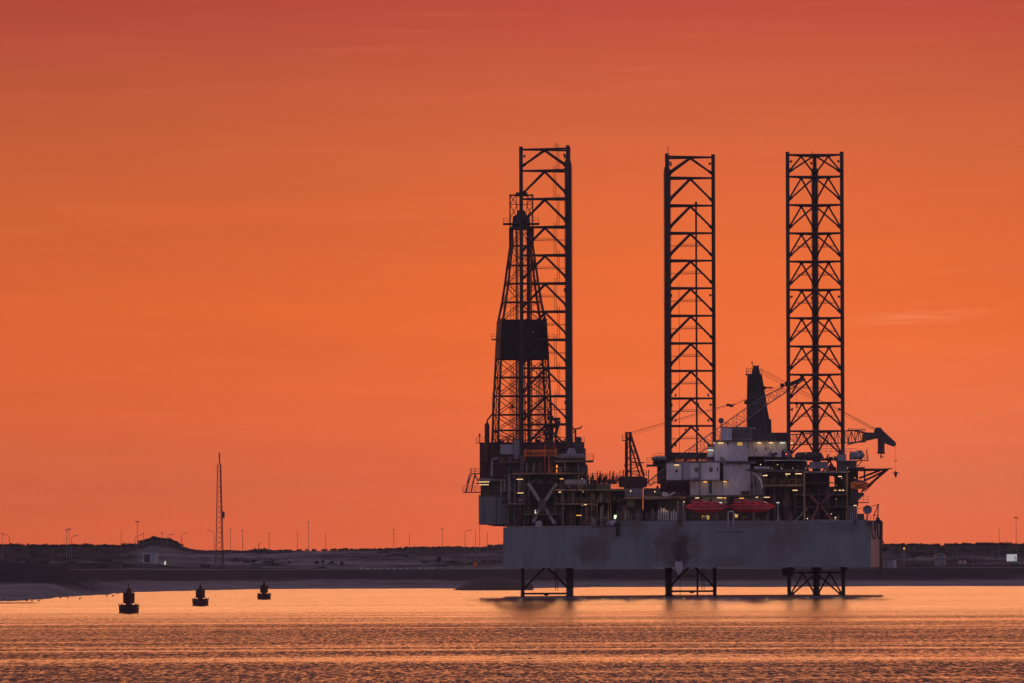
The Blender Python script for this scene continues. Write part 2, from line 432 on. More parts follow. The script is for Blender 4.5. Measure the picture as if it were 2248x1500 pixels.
# ================================================================== WATER
def water_material():
    m, nt, out = new_mat('sea_water')
    geo = N(nt, 'ShaderNodeNewGeometry')
    def nz(sx, sy, scale, det, off, rough=0.55):
        mp = N(nt, 'ShaderNodeMapping')
        mp.inputs['Scale'].default_value = (sx, sy, 1); mp.inputs['Location'].default_value = off
        nt.links.new(geo.outputs['Position'], mp.inputs['Vector'])
        n = N(nt, 'ShaderNodeTexNoise', i_Scale=scale, i_Detail=det, i_Roughness=rough)
        nt.links.new(mp.outputs[0], n.inputs['Vector'])
        return n
    n_small = nz(1.0, 0.7, 3.1, 3.0, (3, 7, 1))            # ripples, well under a metre
    n_chop = nz(1.0, 0.05, 5.0, 2.0, (31, 5, 2), 0.6)      # short wave trains
    n_group = nz(1.0, 0.055, 2.7, 3.0, (11, 2, 9), 0.65)     # wave groups
    # wind patches: rough and slick bands lying across the view
    w1 = nz(0.0050, 0.017, 1.0, 3.0, (4.3, 1.4, 0))
    w2 = nz(0.018, 0.06, 1.0, 4.0, (1.7, 6.1, 0), 0.6)
    wind = mth(nt, 'ADD', mth(nt, 'MULTIPLY', w1.outputs[0], 0.62), mth(nt, 'MULTIPLY', w2.outputs[0], 0.38))
    wind = sstep(nt, wind, 0.33, 0.62)
    sep = N(nt, 'ShaderNodeSeparateXYZ'); nt.links.new(geo.outputs['Position'], sep.inputs[0])
    far = sstep(nt, sep.outputs[1], 900.0, 1330.0)          # wind-ruffled reach nearby; sheltered under the far shore
    near = mth(nt, 'SUBTRACT', 1.0, far)
    grp = mth(nt, 'MULTIPLY_ADD', sstep(nt, n_group.outputs[0], 0.32, 0.64), 0.80, 0.52)
    amp_near = mth(nt, 'MULTIPLY', mth(nt, 'MULTIPLY_ADD', wind, 0.96, 0.04), mth(nt, 'MULTIPLY_ADD', sstep(nt, sep.outputs[1], 480.0, 1050.0), -0.48, 1.26))
    amp_near = mth(nt, 'MULTIPLY', amp_near, grp)
    amp_far = mth(nt, 'MULTIPLY_ADD', wind, 0.08, 0.09)
    amp = mth(nt, 'ADD', mth(nt, 'MULTIPLY', amp_near, near), mth(nt, 'MULTIPLY', amp_far, far))
    bias = mth(nt, 'ADD', mth(nt, 'MULTIPLY', mth(nt, 'MULTIPLY', amp_near, near), 0.175), mth(nt, 'MULTIPLY', far, 0.040))
    def vec(n, k):
        a = N(nt, 'ShaderNodeVectorMath', operation='SUBTRACT')
        nt.links.new(n.outputs['Color'], a.inputs[0]); a.inputs[1].default_value = (0.5, 0.5, 0.5)
        b = N(nt, 'ShaderNodeVectorMath', operation='SCALE')
        nt.links.new(a.outputs[0], b.inputs[0]); b.inputs['Scale'].default_value = k
        return b.outputs[0]
    def vadd(a, b):
        n = N(nt, 'ShaderNodeVectorMath', operation='ADD'); nt.links.new(a, n.inputs[0]); nt.links.new(b, n.inputs[1]); return n.outputs[0]
    slope = vadd(vec(n_small, 0.85), vec(n_chop, 0.68))
    # of each ripple the face turned towards the eye is the one that is seen
    inc = N(nt, 'ShaderNodeVectorMath', operation='SCALE'); nt.links.new(geo.outputs['Incoming'], inc.inputs[0]); nt.links.new(bias, inc.inputs['Scale'])
    sc0 = N(nt, 'ShaderNodeVectorMath', operation='SCALE'); nt.links.new(slope, sc0.inputs[0]); nt.links.new(amp, sc0.inputs['Scale'])
    sc_ = N(nt, 'ShaderNodeVectorMath', operation='ADD'); nt.links.new(sc0.outputs[0], sc_.inputs[0]); nt.links.new(inc.outputs[0], sc_.inputs[1])
    fl = N(nt, 'ShaderNodeVectorMath', operation='MULTIPLY'); nt.links.new(sc_.outputs[0], fl.inputs[0]); fl.inputs[1].default_value = (1, 1, 0)
    up = N(nt, 'ShaderNodeVectorMath', operation='ADD'); nt.links.new(fl.outputs[0], up.inputs[0]); up.inputs[1].default_value = (0, 0, 1)
    no = N(nt, 'ShaderNodeVectorMath', operation='NORMALIZE'); nt.links.new(up.outputs[0], no.inputs[0])
    b = N(nt, 'ShaderNodeBsdfPrincipled', i_Roughness=0.06, i_IOR=1.333)
    b.inputs['Base Color'].default_value = (0.030, 0.026, 0.026, 1)
    nt.links.new(no.outputs[0], b.inputs['Normal'])
    nt.links.new(b.outputs[0], out.inputs[0])
    return m
M['water'] = water_material()
mb = MB()
mb.add([(-3000, -300, 0), (3000, -300, 0), (3000, 12000, 0), (-3000, 12000, 0)], [(0, 1, 2, 3)])
tag(mb.build('water', 'water'), kind='structure')

# ================================================================== LAND
def itp(x, pts):
    if x <= pts[0][0]: return pts[0][1]
    for (a, b), (c, d) in zip(pts[:-1], pts[1:]):
        if x <= c: return b + (d - b) * (x - a) / (c - a)
    return pts[-1][1]
SHORE = [(-600, 1345), (0, 1320), (90, 1317), (130, 1311), (240, 1305), (300, 1300), (420, 1297), (560, 1294), (700, 1293), (1000, 1292), (1130, 1293), (1300, 1289),
         (1700, 1289), (2000, 1287), (2248, 1287), (2900, 1287)]
RIDGE = [(-600, 1193), (0, 1197.5), (60, 1199), (110, 1200), (160, 1199), (210, 1199), (262, 1200), (290, 1197), (312, 1190), (326, 1184), (338, 1181), (352, 1184), (372, 1185), (386, 1191),
         (400, 1198), (420, 1205), (440, 1209), (480, 1208), (530, 1211), (558, 1208), (582, 1207), (602, 1210), (640, 1209), (700, 1209), (760, 1207), (810, 1207),
         (870, 1206), (900, 1203), (960, 1203), (1000, 1202), (1040, 1204), (1080, 1200), (1105, 1197), (1300, 1200), (1800, 1200), (1940, 1198), (1960, 1197), (2000, 1197), (2050, 1198),
         (2100, 1197), (2150, 1195), (2200, 1196), (2248, 1197), (2900, 1194)]
def zp(px, py, d):
    u, v = un(px, py); return H + v * S(d)
def profile(px):
    ys = itp(px, SHORE); u, v = un(px, ys)
    ds = H * F / max(-v, 20)
    l = max(0.0, min(1.0, (300 - px) / 200.0)); l = l * l * (3 - 2 * l)     # headland on the left
    d1 = max(ds + 120, 2900 - 700 * l)
    p = [(ds - 260, -2.2), (ds, 0.0)]
    yb = 1277 + 4 * l
    p.append((d1, zp(px, yb, d1)))
    d2 = d1 + 90
    yc = 1272 * (1 - l) + itp(px, [(-600, 1222), (0, 1231), (60, 1235), (120, 1242), (190, 1252), (250, 1262), (300, 1270)]) * l
    p.append((d2, zp(px, yc, d2)))
    d3 = d2 + 60
    p.append((d3, zp(px, 1270 * (1 - l) + (yc + 3) * l, d3)))
    r = itp(px, [(250, 0), (420, 1)])
    crest = itp(px, [(-600, 1250), (300, 1250), (420, 1251), (1100, 1249), (1900, 1247), (2248, 1245), (2900, 1243)])
    p.append((3180, zp(px, crest + 1.5, 3180)))
    p.append((3192, zp(px, crest, 3192)))
    p.append((3212, zp(px, crest, 3212)))
    p.append((3290, zp(px, crest - 1, 3290)))
    p.append((3480, zp(px, crest - 16, 3480)))
    p.append((3720, zp(px, crest - 30, 3720)))
    p.append((3860, zp(px, (crest - 32) * 0.5 + itp(px, RIDGE) * 0.5, 3860)))
    p.append((4000, zp(px, itp(px, RIDGE), 4000)))
    p.append((4100, zp(px, itp(px, RIDGE) + 4, 4100)))
    p.append((4600, 6.0)); p.append((12000, 4.0))
    return p
NOISE_A = [0, 0.30, 0.25, 0.5, 0.5, 0.08, 0.0, 0.0, 0.25, 0.9, 0.9, 0.7, 0.45, 0.5, 0.5, 0]
#             shore beach  bank  dike road ...
SAND =    [0.52, 0.58, 0.50, 0.14, 0.07, 0.05, 0.75, 0.7, 0.25, 0.55, 0.45, 0.1, 0.0, 0.0, 0, 0]
SUB = [3, 8, 6, 4, 8, 2, 2, 5, 10, 10, 6, 8, 3, 4, 4]
cols = list(range(-620, 2900, 5))
LV, LS = [], []
prof_cache = {}
def terrain_raw(px, p=None):
    p = p or profile(px)
    res = []
    for i in range(len(p) - 1):
        for k in range(SUB[i]):
            t = k / SUB[i]; e = t * t * (3 - 2 * t)
            d = p[i][0] + (p[i + 1][0] - p[i][0]) * t
            z = p[i][1] + (p[i + 1][1] - p[i][1]) * (t if i < 2 else e)
            a = NOISE_A[i] + (NOISE_A[i + 1] - NOISE_A[i]) * t
            s_ = SAND[i] + (SAND[i + 1] - SAND[i]) * t
            res.append((d, z, a, s_))
    res.append((p[-1][0], p[-1][1], 0, 0))
    return res
for px in cols:
    for (d, z, a, s_) in terrain_raw(px):
        x = (px - PX) * S(d)
        nv_ = mnoise.fractal(Vector((x * 0.035, d * 0.02, 1.3)), 1.0, 2.0, 4)
        nb = mnoise.fractal(Vector((x * 0.25, d * 0.05, 4.3)), 1.0, 2.0, 3)
        LV.append((x, d, z + a * (nv_ * 1.3 + nb * 0.45)))
        veg = mnoise.fractal(Vector((x * 0.02, d * 0.012, 7.7)), 1.0, 2.0, 5)
        if px < 300 and 2190 < d < 3100: s_ -= 0.35 * max(0, min(1, (300 - px) / 200))
        if d > 3225: s_ -= 0.30 * max(0, min(1, (330 - px) / 80)) + 0.25 * max(0, min(1, (px - 1900) / 60))
        LS.append(max(0, min(1, s_ + (veg * 0.5 if 0.1 < s_ < 0.68 and d > 3220 else veg * 0.12))))
NR = len(terrain_raw(0))
LF = []
for i in range(len(cols) - 1):
    for k in range(NR - 1):
        a = i * NR + k
        LF.append((a, a + NR, a + NR + 1, a + 1))
def terrain_z(px, d):
    r = terrain_raw(px)
    for (a, b) in zip(r[:-1], r[1:]):
        if d <= b[0]:
            t = (d - a[0]) / (b[0] - a[0]); return a[1] + (b[1] - a[1]) * t
    return 4.0
def d_for(px, py, dmin=3220, dmax=4000):
    """distance at which the ground shows at this height in the view"""
    u, v = un(px, py); d = dmin
    best = dmin
    for (dd, z, a, s_) in terrain_raw(px):
        if dmin <= dd <= dmax:
            best = dd
            if z >= H + v * S(dd): return dd
    return best
def land_material():
    m, nt, out = new_mat('shore_land')
    at = N(nt, 'ShaderNodeAttribute', attribute_name='sandiness')
    geo = N(nt, 'ShaderNodeNewGeometry')
    mp = N(nt, 'ShaderNodeMapping'); mp.inputs['Scale'].default_value = (0.10, 0.035, 0.3)
    nt.links.new(geo.outputs['Position'], mp.inputs['Vector'])
    n1 = N(nt, 'ShaderNodeTexNoise', i_Scale=1.0, i_Detail=8.0, i_Roughness=0.7)
    nt.links.new(mp.outputs[0], n1.inputs['Vector'])
    n2 = N(nt, 'ShaderNodeTexNoise', i_Scale=6.0, i_Detail=4.0, i_Roughness=0.7)
    nt.links.new(mp.outputs[0], n2.inputs['Vector'])
    f = mth(nt, 'ADD', at.outputs['Fac'], mth(nt, 'MULTIPLY', mth(nt, 'SUBTRACT', n1.outputs[0], 0.5), 0.80))
    f = mth(nt, 'ADD', f, mth(nt, 'MULTIPLY', mth(nt, 'SUBTRACT', n2.outputs[0], 0.5), 0.2))
    veg = mix_rgb(nt, sstep(nt, n2.outputs[0], 0.35, 0.65), (0.010, 0.024, 0.036), (0.034, 0.050, 0.066))
    snd = mix_rgb(nt, sstep(nt, n1.outputs[0], 0.3, 0.7), (0.21, 0.215, 0.245), (0.31, 0.305, 0.335))
    c = mix_rgb(nt, sstep(nt, f, 0.08, 0.72), veg, snd)
    b = N(nt, 'ShaderNodeBsdfPrincipled', i_Roughness=0.95)
    b.inputs['Specular IOR Level'].default_value = 0.1
    nt.links.new(c, b.inputs['Base Color']); nt.links.new(b.outputs[0], out.inputs[0])
    return m
M['land'] = land_material()
me = bpy.data.meshes.new('shore_terrain'); me.from_pydata(LV, [], LF)
at = me.attributes.new('sandiness', 'FLOAT', 'POINT'); at.data.foreach_set('value', LS)
me.materials.append(M['land']); me.polygons.foreach_set('use_smooth', [True] * len(me.polygons)); me.update()
o = bpy.data.objects.new('terrain', me); COL.objects.link(o); tag(o, kind='structure')

# sandbank running out from the beach behind the left leg
mb = MB(); n1, n2 = 60, 14
vs = []
for i in range(n1):
    t = i / (n1 - 1); px = 985 + 185 * t
    crest = itp(px, [(985, 1299), (1005, 1292), (1030, 1280), (1060, 1269), (1085, 1266), (1110, 1268), (1140, 1276), (1170, 1284)])
    for k in range(n2):
        s_ = k / (n2 - 1) * 2 - 1
        d = 2560 + 90 * s_
        zc_ = zp(px, crest, 2560)
        z = -0.8 + (zc_ + 0.8) * max(0, 1 - abs(s_) ** 1.6)
        x = (px - PX) * S(2560)
        z += 0.25 * mnoise.fractal(Vector((x * 0.6, d * 0.1, 2)), 1, 2, 4)
        vs.append((x, d, z))
mb.add(vs, [(i * n2 + k, (i + 1) * n2 + k, (i + 1) * n2 + k + 1, i * n2 + k + 1) for i in range(n1 - 1) for k in range(n2 - 1)])
tag(mb.build('sandbank', 'rock', smooth=True), kind='structure')

# low mud spit on the left with the waders
mb = MB(); vs = []
n1, n2 = 40, 8
for i in range(n1):
    t = i / (n1 - 1); px = -60 + 156 * t
    for k in range(n2):
        s_ = k / (n2 - 1) * 2 - 1
        vs.append(((px - PX) * S(1655), 1655 + 22 * s_ * (1 - t * 0.7), -0.12 + 0.24 * (1 - s_ * s_) * min(1, (1 - t) * 6)))
mb.add(vs, [(i * n2 + k, (i + 1) * n2 + k, (i + 1) * n2 + k + 1, i * n2 + k + 1) for i in range(n1 - 1) for k in range(n2 - 1)])
tag(mb.build('mud_spit', 'land', smooth=True), kind='structure')

# ---------------- foliage
def clump(mb, c, rx, rz, n, leaf, rng):
    for _ in range(n):
        a, b = rng.uniform(0, 6.283), rng.uniform(-0.25, 1)
        rr = rng.uniform(0.35, 1.0) * (1 + 0.35 * math.sin(3 * a + c[0]))
        q = Vector((c[0] + rx * rr * math.cos(a) * math.sqrt(max(0, 1 - b * b * 0.8)), c[1] + rx * rr * math.sin(a) * 0.8, c[2] + rz * b * rr))
        u = Vector((rng.uniform(-1, 1), rng.uniform(-1, 1), rng.uniform(-1, 1))).normalized()
        w = u.cross(Vector((rng.uniform(-1, 1), rng.uniform(-1, 1), rng.uniform(-1, 1)))).normalized()
        l = leaf * rng.uniform(0.6, 1.4)
        mb.add([q - u * l, q + w * l * 0.6, q + u * l, q - w * l * 0.6], [(0, 1, 2, 3)])
rng = random.Random(3)
mb = MB()
for x0, x1, n, k in ((-500, 318, 330, 0.8), (318, 398, 60, 0.35), (1935, 2800, 320, 0.75), (318, 400, 30, 0.55), (560, 1110, 130, 0.5)):
    for _ in range(n):
        px = rng.uniform(x0, x1); d = rng.uniform(3960, 4010)
        z = terrain_z(px, d)
        g = 0.5 + 0.9 * abs(mnoise.noise(Vector((px * 0.045, 2.2, 0))))
        clump(mb, ((px - PX) * S(d), d, z + 0.1), rng.uniform(0.7, 2.0) * k, rng.uniform(0.6, 1.7) * k * g, int(46 * k) + 10, 0.32, rng)
tag(mb.build('treeline', 'leaf'), 'dark scrub woodland lining the crest of the far dunes', 'woodland', kind='stuff')
mb = MB()
for _ in range(420):
    px = rng.uniform(-400, 300) if rng.random() < 0.45 else (rng.uniform(1940, 2700) if rng.random() < 0.5 else rng.uniform(420, 1110))
    d = rng.uniform(3300, 3900)
    if 420 < px < 1120 and mnoise.noise(Vector((px * 0.012, d * 0.004, 3))) < 0.12: continue
    z = terrain_z(px, d)
    clump(mb, ((px - PX) * S(d), d, z), rng.uniform(1.0, 3.2), rng.uniform(0.35, 0.95), 40, 0.4, rng)
tag(mb.build('dune_scrub', 'leaf'), 'low dark scrub scattered over the dune slopes', 'scrub', kind='stuff')

def shrub(px, py, w, h, label):
    d = d_for(px, py)
    b = Vector(((px - PX) * S(d), d, terrain_z(px, d)))
    t = thing('shrub', b, label, 'shrub', 'shrubs on the dune slope')
    wd, ht = w * S(d), h * S(d)
    mb = MB()
    for k in range(4): mb.tube(b, b + Vector((rng.uniform(-.4, .4) * wd, rng.uniform(-.3, .3) * wd, ht * 0.6)), 0.07, 5, 0.03)
    mb.build('stem', 'wood', t)
    mb = MB()
    for k in range(5):
        clump(mb, b + Vector((rng.uniform(-.3, .3) * wd, rng.uniform(-.3, .3) * wd, ht * rng.uniform(0.25, 0.7))), wd * 0.3, ht * 0.3, 60, 0.22, rng)
    mb.build('crown', 'leaf', t)
for a in [(557, 1238, 8, 11, 'small spindly shrub alone on the pale dune right of the lattice mast'), (636, 1239, 7, 5, 'lowest small shrub on pale sand left of the shrub cluster'),
          (695, 1240, 13, 8, 'wide dark shrub on the pale slope under the tallest mid-shore lamp'), (708, 1241, 8, 9, 'narrow dark shrub under the lamp, just right of the widest shrub'),
          (729, 1239, 8, 5, 'little low shrub between the narrow shrub and the ragged one'), (750, 1242, 9, 10, 'ragged shrub at the right end of the shrub row on the sand'),
          (963, 1242, 15, 20, 'tall round bush standing left of the green mound'), (1003, 1243, 56, 16, 'broad dark bush mound left of the orange hut'),
          (150, 1232, 30, 10, 'dark bush at the feet of the paired left lamp masts')]:
    shrub(*a)

# ---------------- street lamps and masts on the shore
def lamp(px, yt, yb, kind, label, lit=False, thick=0.10):
    d = d_for(px, yb) if yb > 1212 else 3880
    base = Vector((un(px, yb)[0] * S(d), d, 0)); base.z = terrain_z(px, d) - 0.2
    top = Vector((base.x, d, zp(px, yt, d)))
    t = thing('street_lamp' if kind != 'P' else 'pole', base, label, 'street lamp' if kind != 'P' else 'pole', 'lamps along the far shore' if kind != 'P' else 'bare poles along the far shore')
    k = S(d)
    if kind in 'TtbS':
        MB().tube(base, top, thick, 6, thick * 0.7).build('pole', 'galv', t)
        w = {'T': 4.2, 't': 2.0, 'b': 1.2, 'S': 1.4}[kind] * k
        hd = MB().box(top.x - w, top.x + w, d - 0.3, d + 0.3, top.z - 0.05, top.z + (0.22 if kind != 'b' else 0.5))
        if kind == 'T': hd.box(top.x - w, top.x - w * 0.45, d - 0.35, d + 0.35, top.z - 0.2, top.z - 0.06).box(top.x + w * 0.45, top.x + w, d - 0.35, d + 0.35, top.z - 0.2, top.z - 0.06)
        hd.build('lamp_head', 'lampo' if lit else 'galv', t)
        if lit:
            MB().box(top.x - w * 1.2, top.x + w * 1.2, d - 0.4, d + 0.4, top.z + 0.56, top.z + 0.7).build('lamp_cap', 'galv', t)
    elif kind in 'RL':
        s_ = 1 if kind == 'R' else -1
        r = 12 * k
        c = Vector((base.x, d, top.z - r * 0.55))
        MB().tube(base, c, thick, 6, thick * 0.8).build('pole', 'galv', t)
        pts = [c + Vector((s_ * r * (1 - math.cos(a)) , 0, r * 0.55 * math.sin(a))) for a in [i * math.pi / 2 / 7 for i in range(8)]]
        MB().path(pts, thick * 0.75, 5).build('lamp_arm', 'galv', t)
        e = pts[-1]
        MB().box(min(e.x, e.x + s_ * 3 * k), max(e.x, e.x + s_ * 3 * k), d - 0.2, d + 0.2, e.z - 0.1, e.z + 0.12).build('lamp_head', 'galv', t)
    else:
        MB().tube(base, top, thick, 6, thick * 0.6).build('pole_shaft', 'galv', t)
        MB().tube(base, base + Vector((0, 0, 0.5)), thick * 2, 8).build('foot', 'concrete', t)
for a in [
    (5, 1172, 1232, 't', 'lamp mast with small crosshead at the picture\'s left edge'),
    (21, 1174, 1195, 'L', 'curved-arm street lamp bending left over the far-left scrub ridge'),
    (116, 1209, 1238, 'S', 'short pale post standing wholly below the scrub ridge on the left'),
    (146, 1166, 1238, 'b', 'ball-headed pole just left of the crosshead mast over the scrub ridge'),
    (152, 1162, 1239, 'T', 'crosshead lamp mast between a ball-headed pole and a curved lamp'),
    (157, 1176, 1234, 'R', 'curved lamp bending right beside the crosshead mast over the scrub ridge'),
    (266, 1165, 1247, 'P', 'bare tall pole left of the big crosshead mast by the white hut'),
    (302, 1146, 1245, 'T', 'tallest crosshead lamp mast, standing just left of the white hut'),
    (296, 1176, 1196, 'R', 'curved lamp half hidden behind the tallest crosshead mast'),
    (315, 1172, 1192, 't', 'small-headed lamp on the left foot of the dark knoll'),
    (356, 1170, 1232, 't', 'small-headed lamp mast rising right of the white hut, over the knoll'),
    (368, 1173, 1232, 'R', 'curved lamp on the right slope of the dark knoll'),
    (398, 1171, 1199, 'R', 'curved lamp at the right foot of the dark knoll'),
    (470, 1165, 1210, 'L', 'curved lamp bending left, close beside the lattice mast'),
    (506, 1163, 1212, 't', 'first flat-headed lamp right of the lattice mast'),
    (532.5, 1165, 1212, 't', 'second flat-headed lamp right of the lattice mast'),
    (591, 1171, 1210, 't', 'shorter lamp standing alone between the leaning post and the tall pole'),
    (653, 1164, 1211, 'P', 'thin bare pole left of the tall lamp mast at mid shore'),
    (677.5, 1146, 1230, 't', 'tall lamp mast rising above its neighbours at mid shore'),
    (715, 1168, 1230, 'P', 'thin bare pole right of the tall lamp mast at mid shore'),
    (864.5, 1163, 1210, 't', 'flat-headed lamp left of a bare pole over the long low ridge'),
    (899, 1168, 1208, 'P', 'bare pole right of the flat-headed lamp over the long low ridge'),
    (971, 1162, 1206, 'b', 'knob-headed pole standing alone above the round bush'),
    (1021, 1164, 1240, 'R', 'curved lamp bending right towards the rig, left of the orange hut'),
    (1044, 1163, 1236, 'P', 'bare pole straight behind the orange hut'),
    (1053, 1140, 1232, 'P', 'tallest bare pole, passing up behind the rig\'s overhanging box'),
    (1070.5, 1167, 1234, 'P', 'bare pole nearest to the left end of the rig hull'),
    (2102, 1213, 1242, 'S', 'pale short post left of the pinkish signs'),
    (2135.5, 1210, 1245, 'S', 'pale post right of the pinkish signs'),
    (2177, 1211, 1240, 'S', 'pale post between the pinkish signs and the white billboard'),
    (2194, 1160, 1232, 'P', 'tall bare pole left of the white billboard'),
    (2231, 1137, 1236, 'T', 'tall crosshead mast rising over the white billboard at the right edge')]:
    lamp(*a)
lamp(1985, 1206, 1243, 'b', 'lit orange lamp on a pale pole right of the rig hull', lit=True, thick=0.17)
# leaning post
d = 3880; a, b = P(567, 1210, d), P(569, 1192, d)
t = thing('post', a, 'short leaning post on the dune crest right of the lattice mast', 'post')
MB().tube(a - Vector((0, 0, .4)), b, 0.16, 6, 0.12).build('post_shaft', 'dark', t)
MB().tube(b, b + Vector((0, 0, 0.15)), 0.2, 6).build('post_cap', 'dark', t)

# lattice mast
d = 3400
bz = terrain_z(482, d)
base = Vector((un(482, 1236)[0] * S(d), d, bz))
t = thing('lattice_mast', base, 'tall thin guyless lattice mast standing alone on the left shore', 'mast')
def mast_w(z, z0, z1): return 8.6 * S(d) + (3.6 - 8.6) * S(d) * (z - z0) / (z1 - z0)
z1 = zp(482, 1018, d)
ups = [MB() for _ in range(4)]; br = MB(); lv = 20
for k in range(lv):
    za, zb = bz - 0.3 + (z1 - bz + .3) * k / lv, bz - 0.3 + (z1 - bz + .3) * (k + 1) / lv
    wa, wb = mast_w(za, bz, z1), mast_w(zb, bz, z1)
    cs = ((-1, -1), (1, -1), (1, 1), (-1, 1))
    for j in range(4):
        sx, sy = cs[j]; tx, ty = cs[(j + 1) % 4]
        ups[j].tube(base + Vector((sx * wa, sy * wa, za - bz)), base + Vector((sx * wb, sy * wb, zb - bz)), 0.11, 5)
        A, B_ = (sx, sy), (tx, ty)
        if k % 2: A, B_ = B_, A
        br.tube(base + Vector((A[0] * wa, A[1] * wa, za - bz)), base + Vector((B_[0] * wb, B_[1] * wb, zb - bz)), 0.08, 4)
for u in ups: u.build('mast_leg', 'red', t)
br.build('lattice_bracing', 'red', t)
lad = MB()
lad.tube(base + Vector((1.0, -1.2, 0)), base + Vector((0.4, -0.4, z1 - bz)), 0.09, 5).tube(base + Vector((0.7, -1.2, 0)), base + Vector((0.3, -.4, z1 - bz)), 0.06, 5)
lad.build('cable_ladder', 'dark', t)
MB().tube(base + Vector((0.1, 0, z1 - bz)), Vector((base.x + .1, d, zp(482, 994, d))), 0.24, 8).build('top_antenna', 'dark', t)
ant = MB()
for yy in (1126, 1129, 1132, 1135):
    c = P(490.5, yy, d - 1); ant.lathe(c, [(0.05, -0.3), (0.45, -0.1), (0.45, 0.1), (0.05, 0.3)], 10, 'Y')
ant.B(488, 1124, 493, 1125, d - 1, 0.5); ant.tube(P(489, 1123, d - 1), P(489, 1145, d - 1), 0.07, 5)
ant.build('antenna_cluster', 'dark', t)

# white hut
d = d_for(328, 1240); bz = terrain_z(328, d)
c0 = P(312, 1215, d); c1 = P(345.5, 1237, d); bz = c1.z - 0.3
t = thing('white_hut', ((c0.x + c1.x) / 2, d, bz), 'flat-roofed white hut with one dark window wall on the left shore', 'hut')
MB().box(c0.x + .2, c1.x, d, d + 5, bz, c0.z - .25).build('wall', 'light', t)
MB().box(c0.x - .25, c1.x + .25, d - .25, d + 5.2, c0.z - .25, c0.z + .15).build('roof', 'light', t)
xm = P(329, 1220, d).x
MB().box(c0.x + .6, xm, d - .06, d + .1, bz + .7, c0.z - .45).build('window', 'glass', t)
fr = MB()
for q in (0, .33, .66, 1): fr.box(c0.x + .6 + (xm - c0.x - .7) * q, c0.x + .7 + (xm - c0.x - .7) * q, d - .12, d - .05, bz + .7, c0.z - .45)
fr.build('window_frame', 'mid', t)
MB().box(P(338, 1230, d).x, P(342, 1230, d).x, d - .06, d + .1, bz, bz + 2.1).build('door', 'light', t)
a = P(362.5, 1246, d); 
t = thing('lit_sign_post', a, 'small lit white panel on a post right of the white hut', 'lit sign')
MB().tube(a, P(362.5, 1233, d), 0.12, 6).build('post', 'galv', t)
MB().B(360.8, 1232.5, 364.2, 1241, d - .3, .25).build('lit_panel', glow('shore_panel', (1, .92, .8), .7), t)
t = thing('storage_tank', P(354, 1243, d), 'squat pale round tank between the white hut and the lit panel', 'tank')
MB().lathe(P(354, 1243, d + 3) , [(1.1, -0.2), (1.15, .9), (.9, 1.25), (.2, 1.4)], 16).build('tank_shell', 'light', t, True)
MB().lathe(P(354, 1243, d + 3) + Vector((0, 0, 1.4)), [(.25, 0), (.25, .2)], 10).build('hatch', 'mid', t)

# concrete blocks along the quay road
blks = [793, 807, 822.5, 837, 851, 866, 880, 894, 921, 936, 950.5]
for i, px in enumerate(blks):
    d = 3214
    c = P(px, 1247.6, d); z = terrain_z(px, d)
    mb = MB()
    w, h_ = 3.1 * S(d), 0.42
    mb.prism([(c.x - w, d, z - .05), (c.x + w, d, z - .05), (c.x + w * .85, d, z + h_), (c.x - w * .85, d, z + h_)], 0.7)
    tag(mb.build('concrete_block', 'concrete'), 'low pale concrete block in the broken row along the quay road', 'concrete block', 'concrete blocks along the quay road')

# orange hut
d = d_for(1043, 1246)
c0, c1 = P(1038.5, 1233, d), P(1047.5, 1244, d)
t = thing('orange_hut', (c0.x, d, c1.z), 'small bright orange cabin with dark roof left of the rig', 'cabin')
MB().box(c0.x, c1.x, d, d + 2, c1.z - .2, c0.z).build('wall', 'orange', t)
MB().box(c0.x - .25, c1.x + .3, d - .2, d + 2.2, c0.z, c0.z + .3).build('roof', 'darker', t)
MB().tube((c0.x + .2, d + 1, c0.z + .3), (c0.x + .2, d + 1, c0.z + .9), .1, 6).build('vent_pipe', 'darker', t)

# right shore: flat building, dome, signs, billboard
d = 3230
c0, c1 = P(1940, 1229, d), P(1961, 1244.5, d); c2 = P(1968, 1229, d)
t = thing('shed', (c0.x, d, c1.z), 'flat grey shed with a pale end door beside the hull\'s right end', 'shed')
MB().box(c0.x, c2.x, d, d + 6, c1.z - .3, c0.z).build('wall', 'mid', t)
MB().box(c0.x - .2, c2.x + .2, d - .2, d + 6.2, c0.z, c0.z + .2).build('roof', 'dark', t)
MB().box(c1.x, c2.x - .1, d - .06, d + .1, c1.z - .2, c0.z - .1).build('door', 'light', t)  # pale slab painted as the lit end wall, not a door
d = 3330
c = P(2063, 1228, d)
t = thing('storage_dome', (c.x, d, P(2063, 1238, d).z), 'grey storage dome on a round base on the right shore', 'dome')
R_ = 13 * S(d)
MB().lathe(c, [(R_ * math.cos(a), R_ * math.sin(a)) for a in [i * math.pi / 2 / 10 for i in range(10)]] + [(0.05, R_)], 28).build('dome_shell', paint('dome_metal', (.15, .16, .20), .22, .1, metal=.7), t, True)
MB().lathe(c - Vector((0, 0, 2.2)), [(R_ * .96, 0), (R_ * .96, 2.15)], 28).build('base_wall', 'mid', t)
st = MB()
for k in range(5):
    p = P(2070 + k * 2.2, 1231 + k * 1.4, d - 2.6); st.box(p.x - .2, p.x + .2, p.y - .5, p.y + .5, p.z - .06, p.z)
st.tube(P(2069, 1230, d - 2.6), P(2080, 1237, d - 2.6), .06, 5)
st.build('stairway', 'light', t)
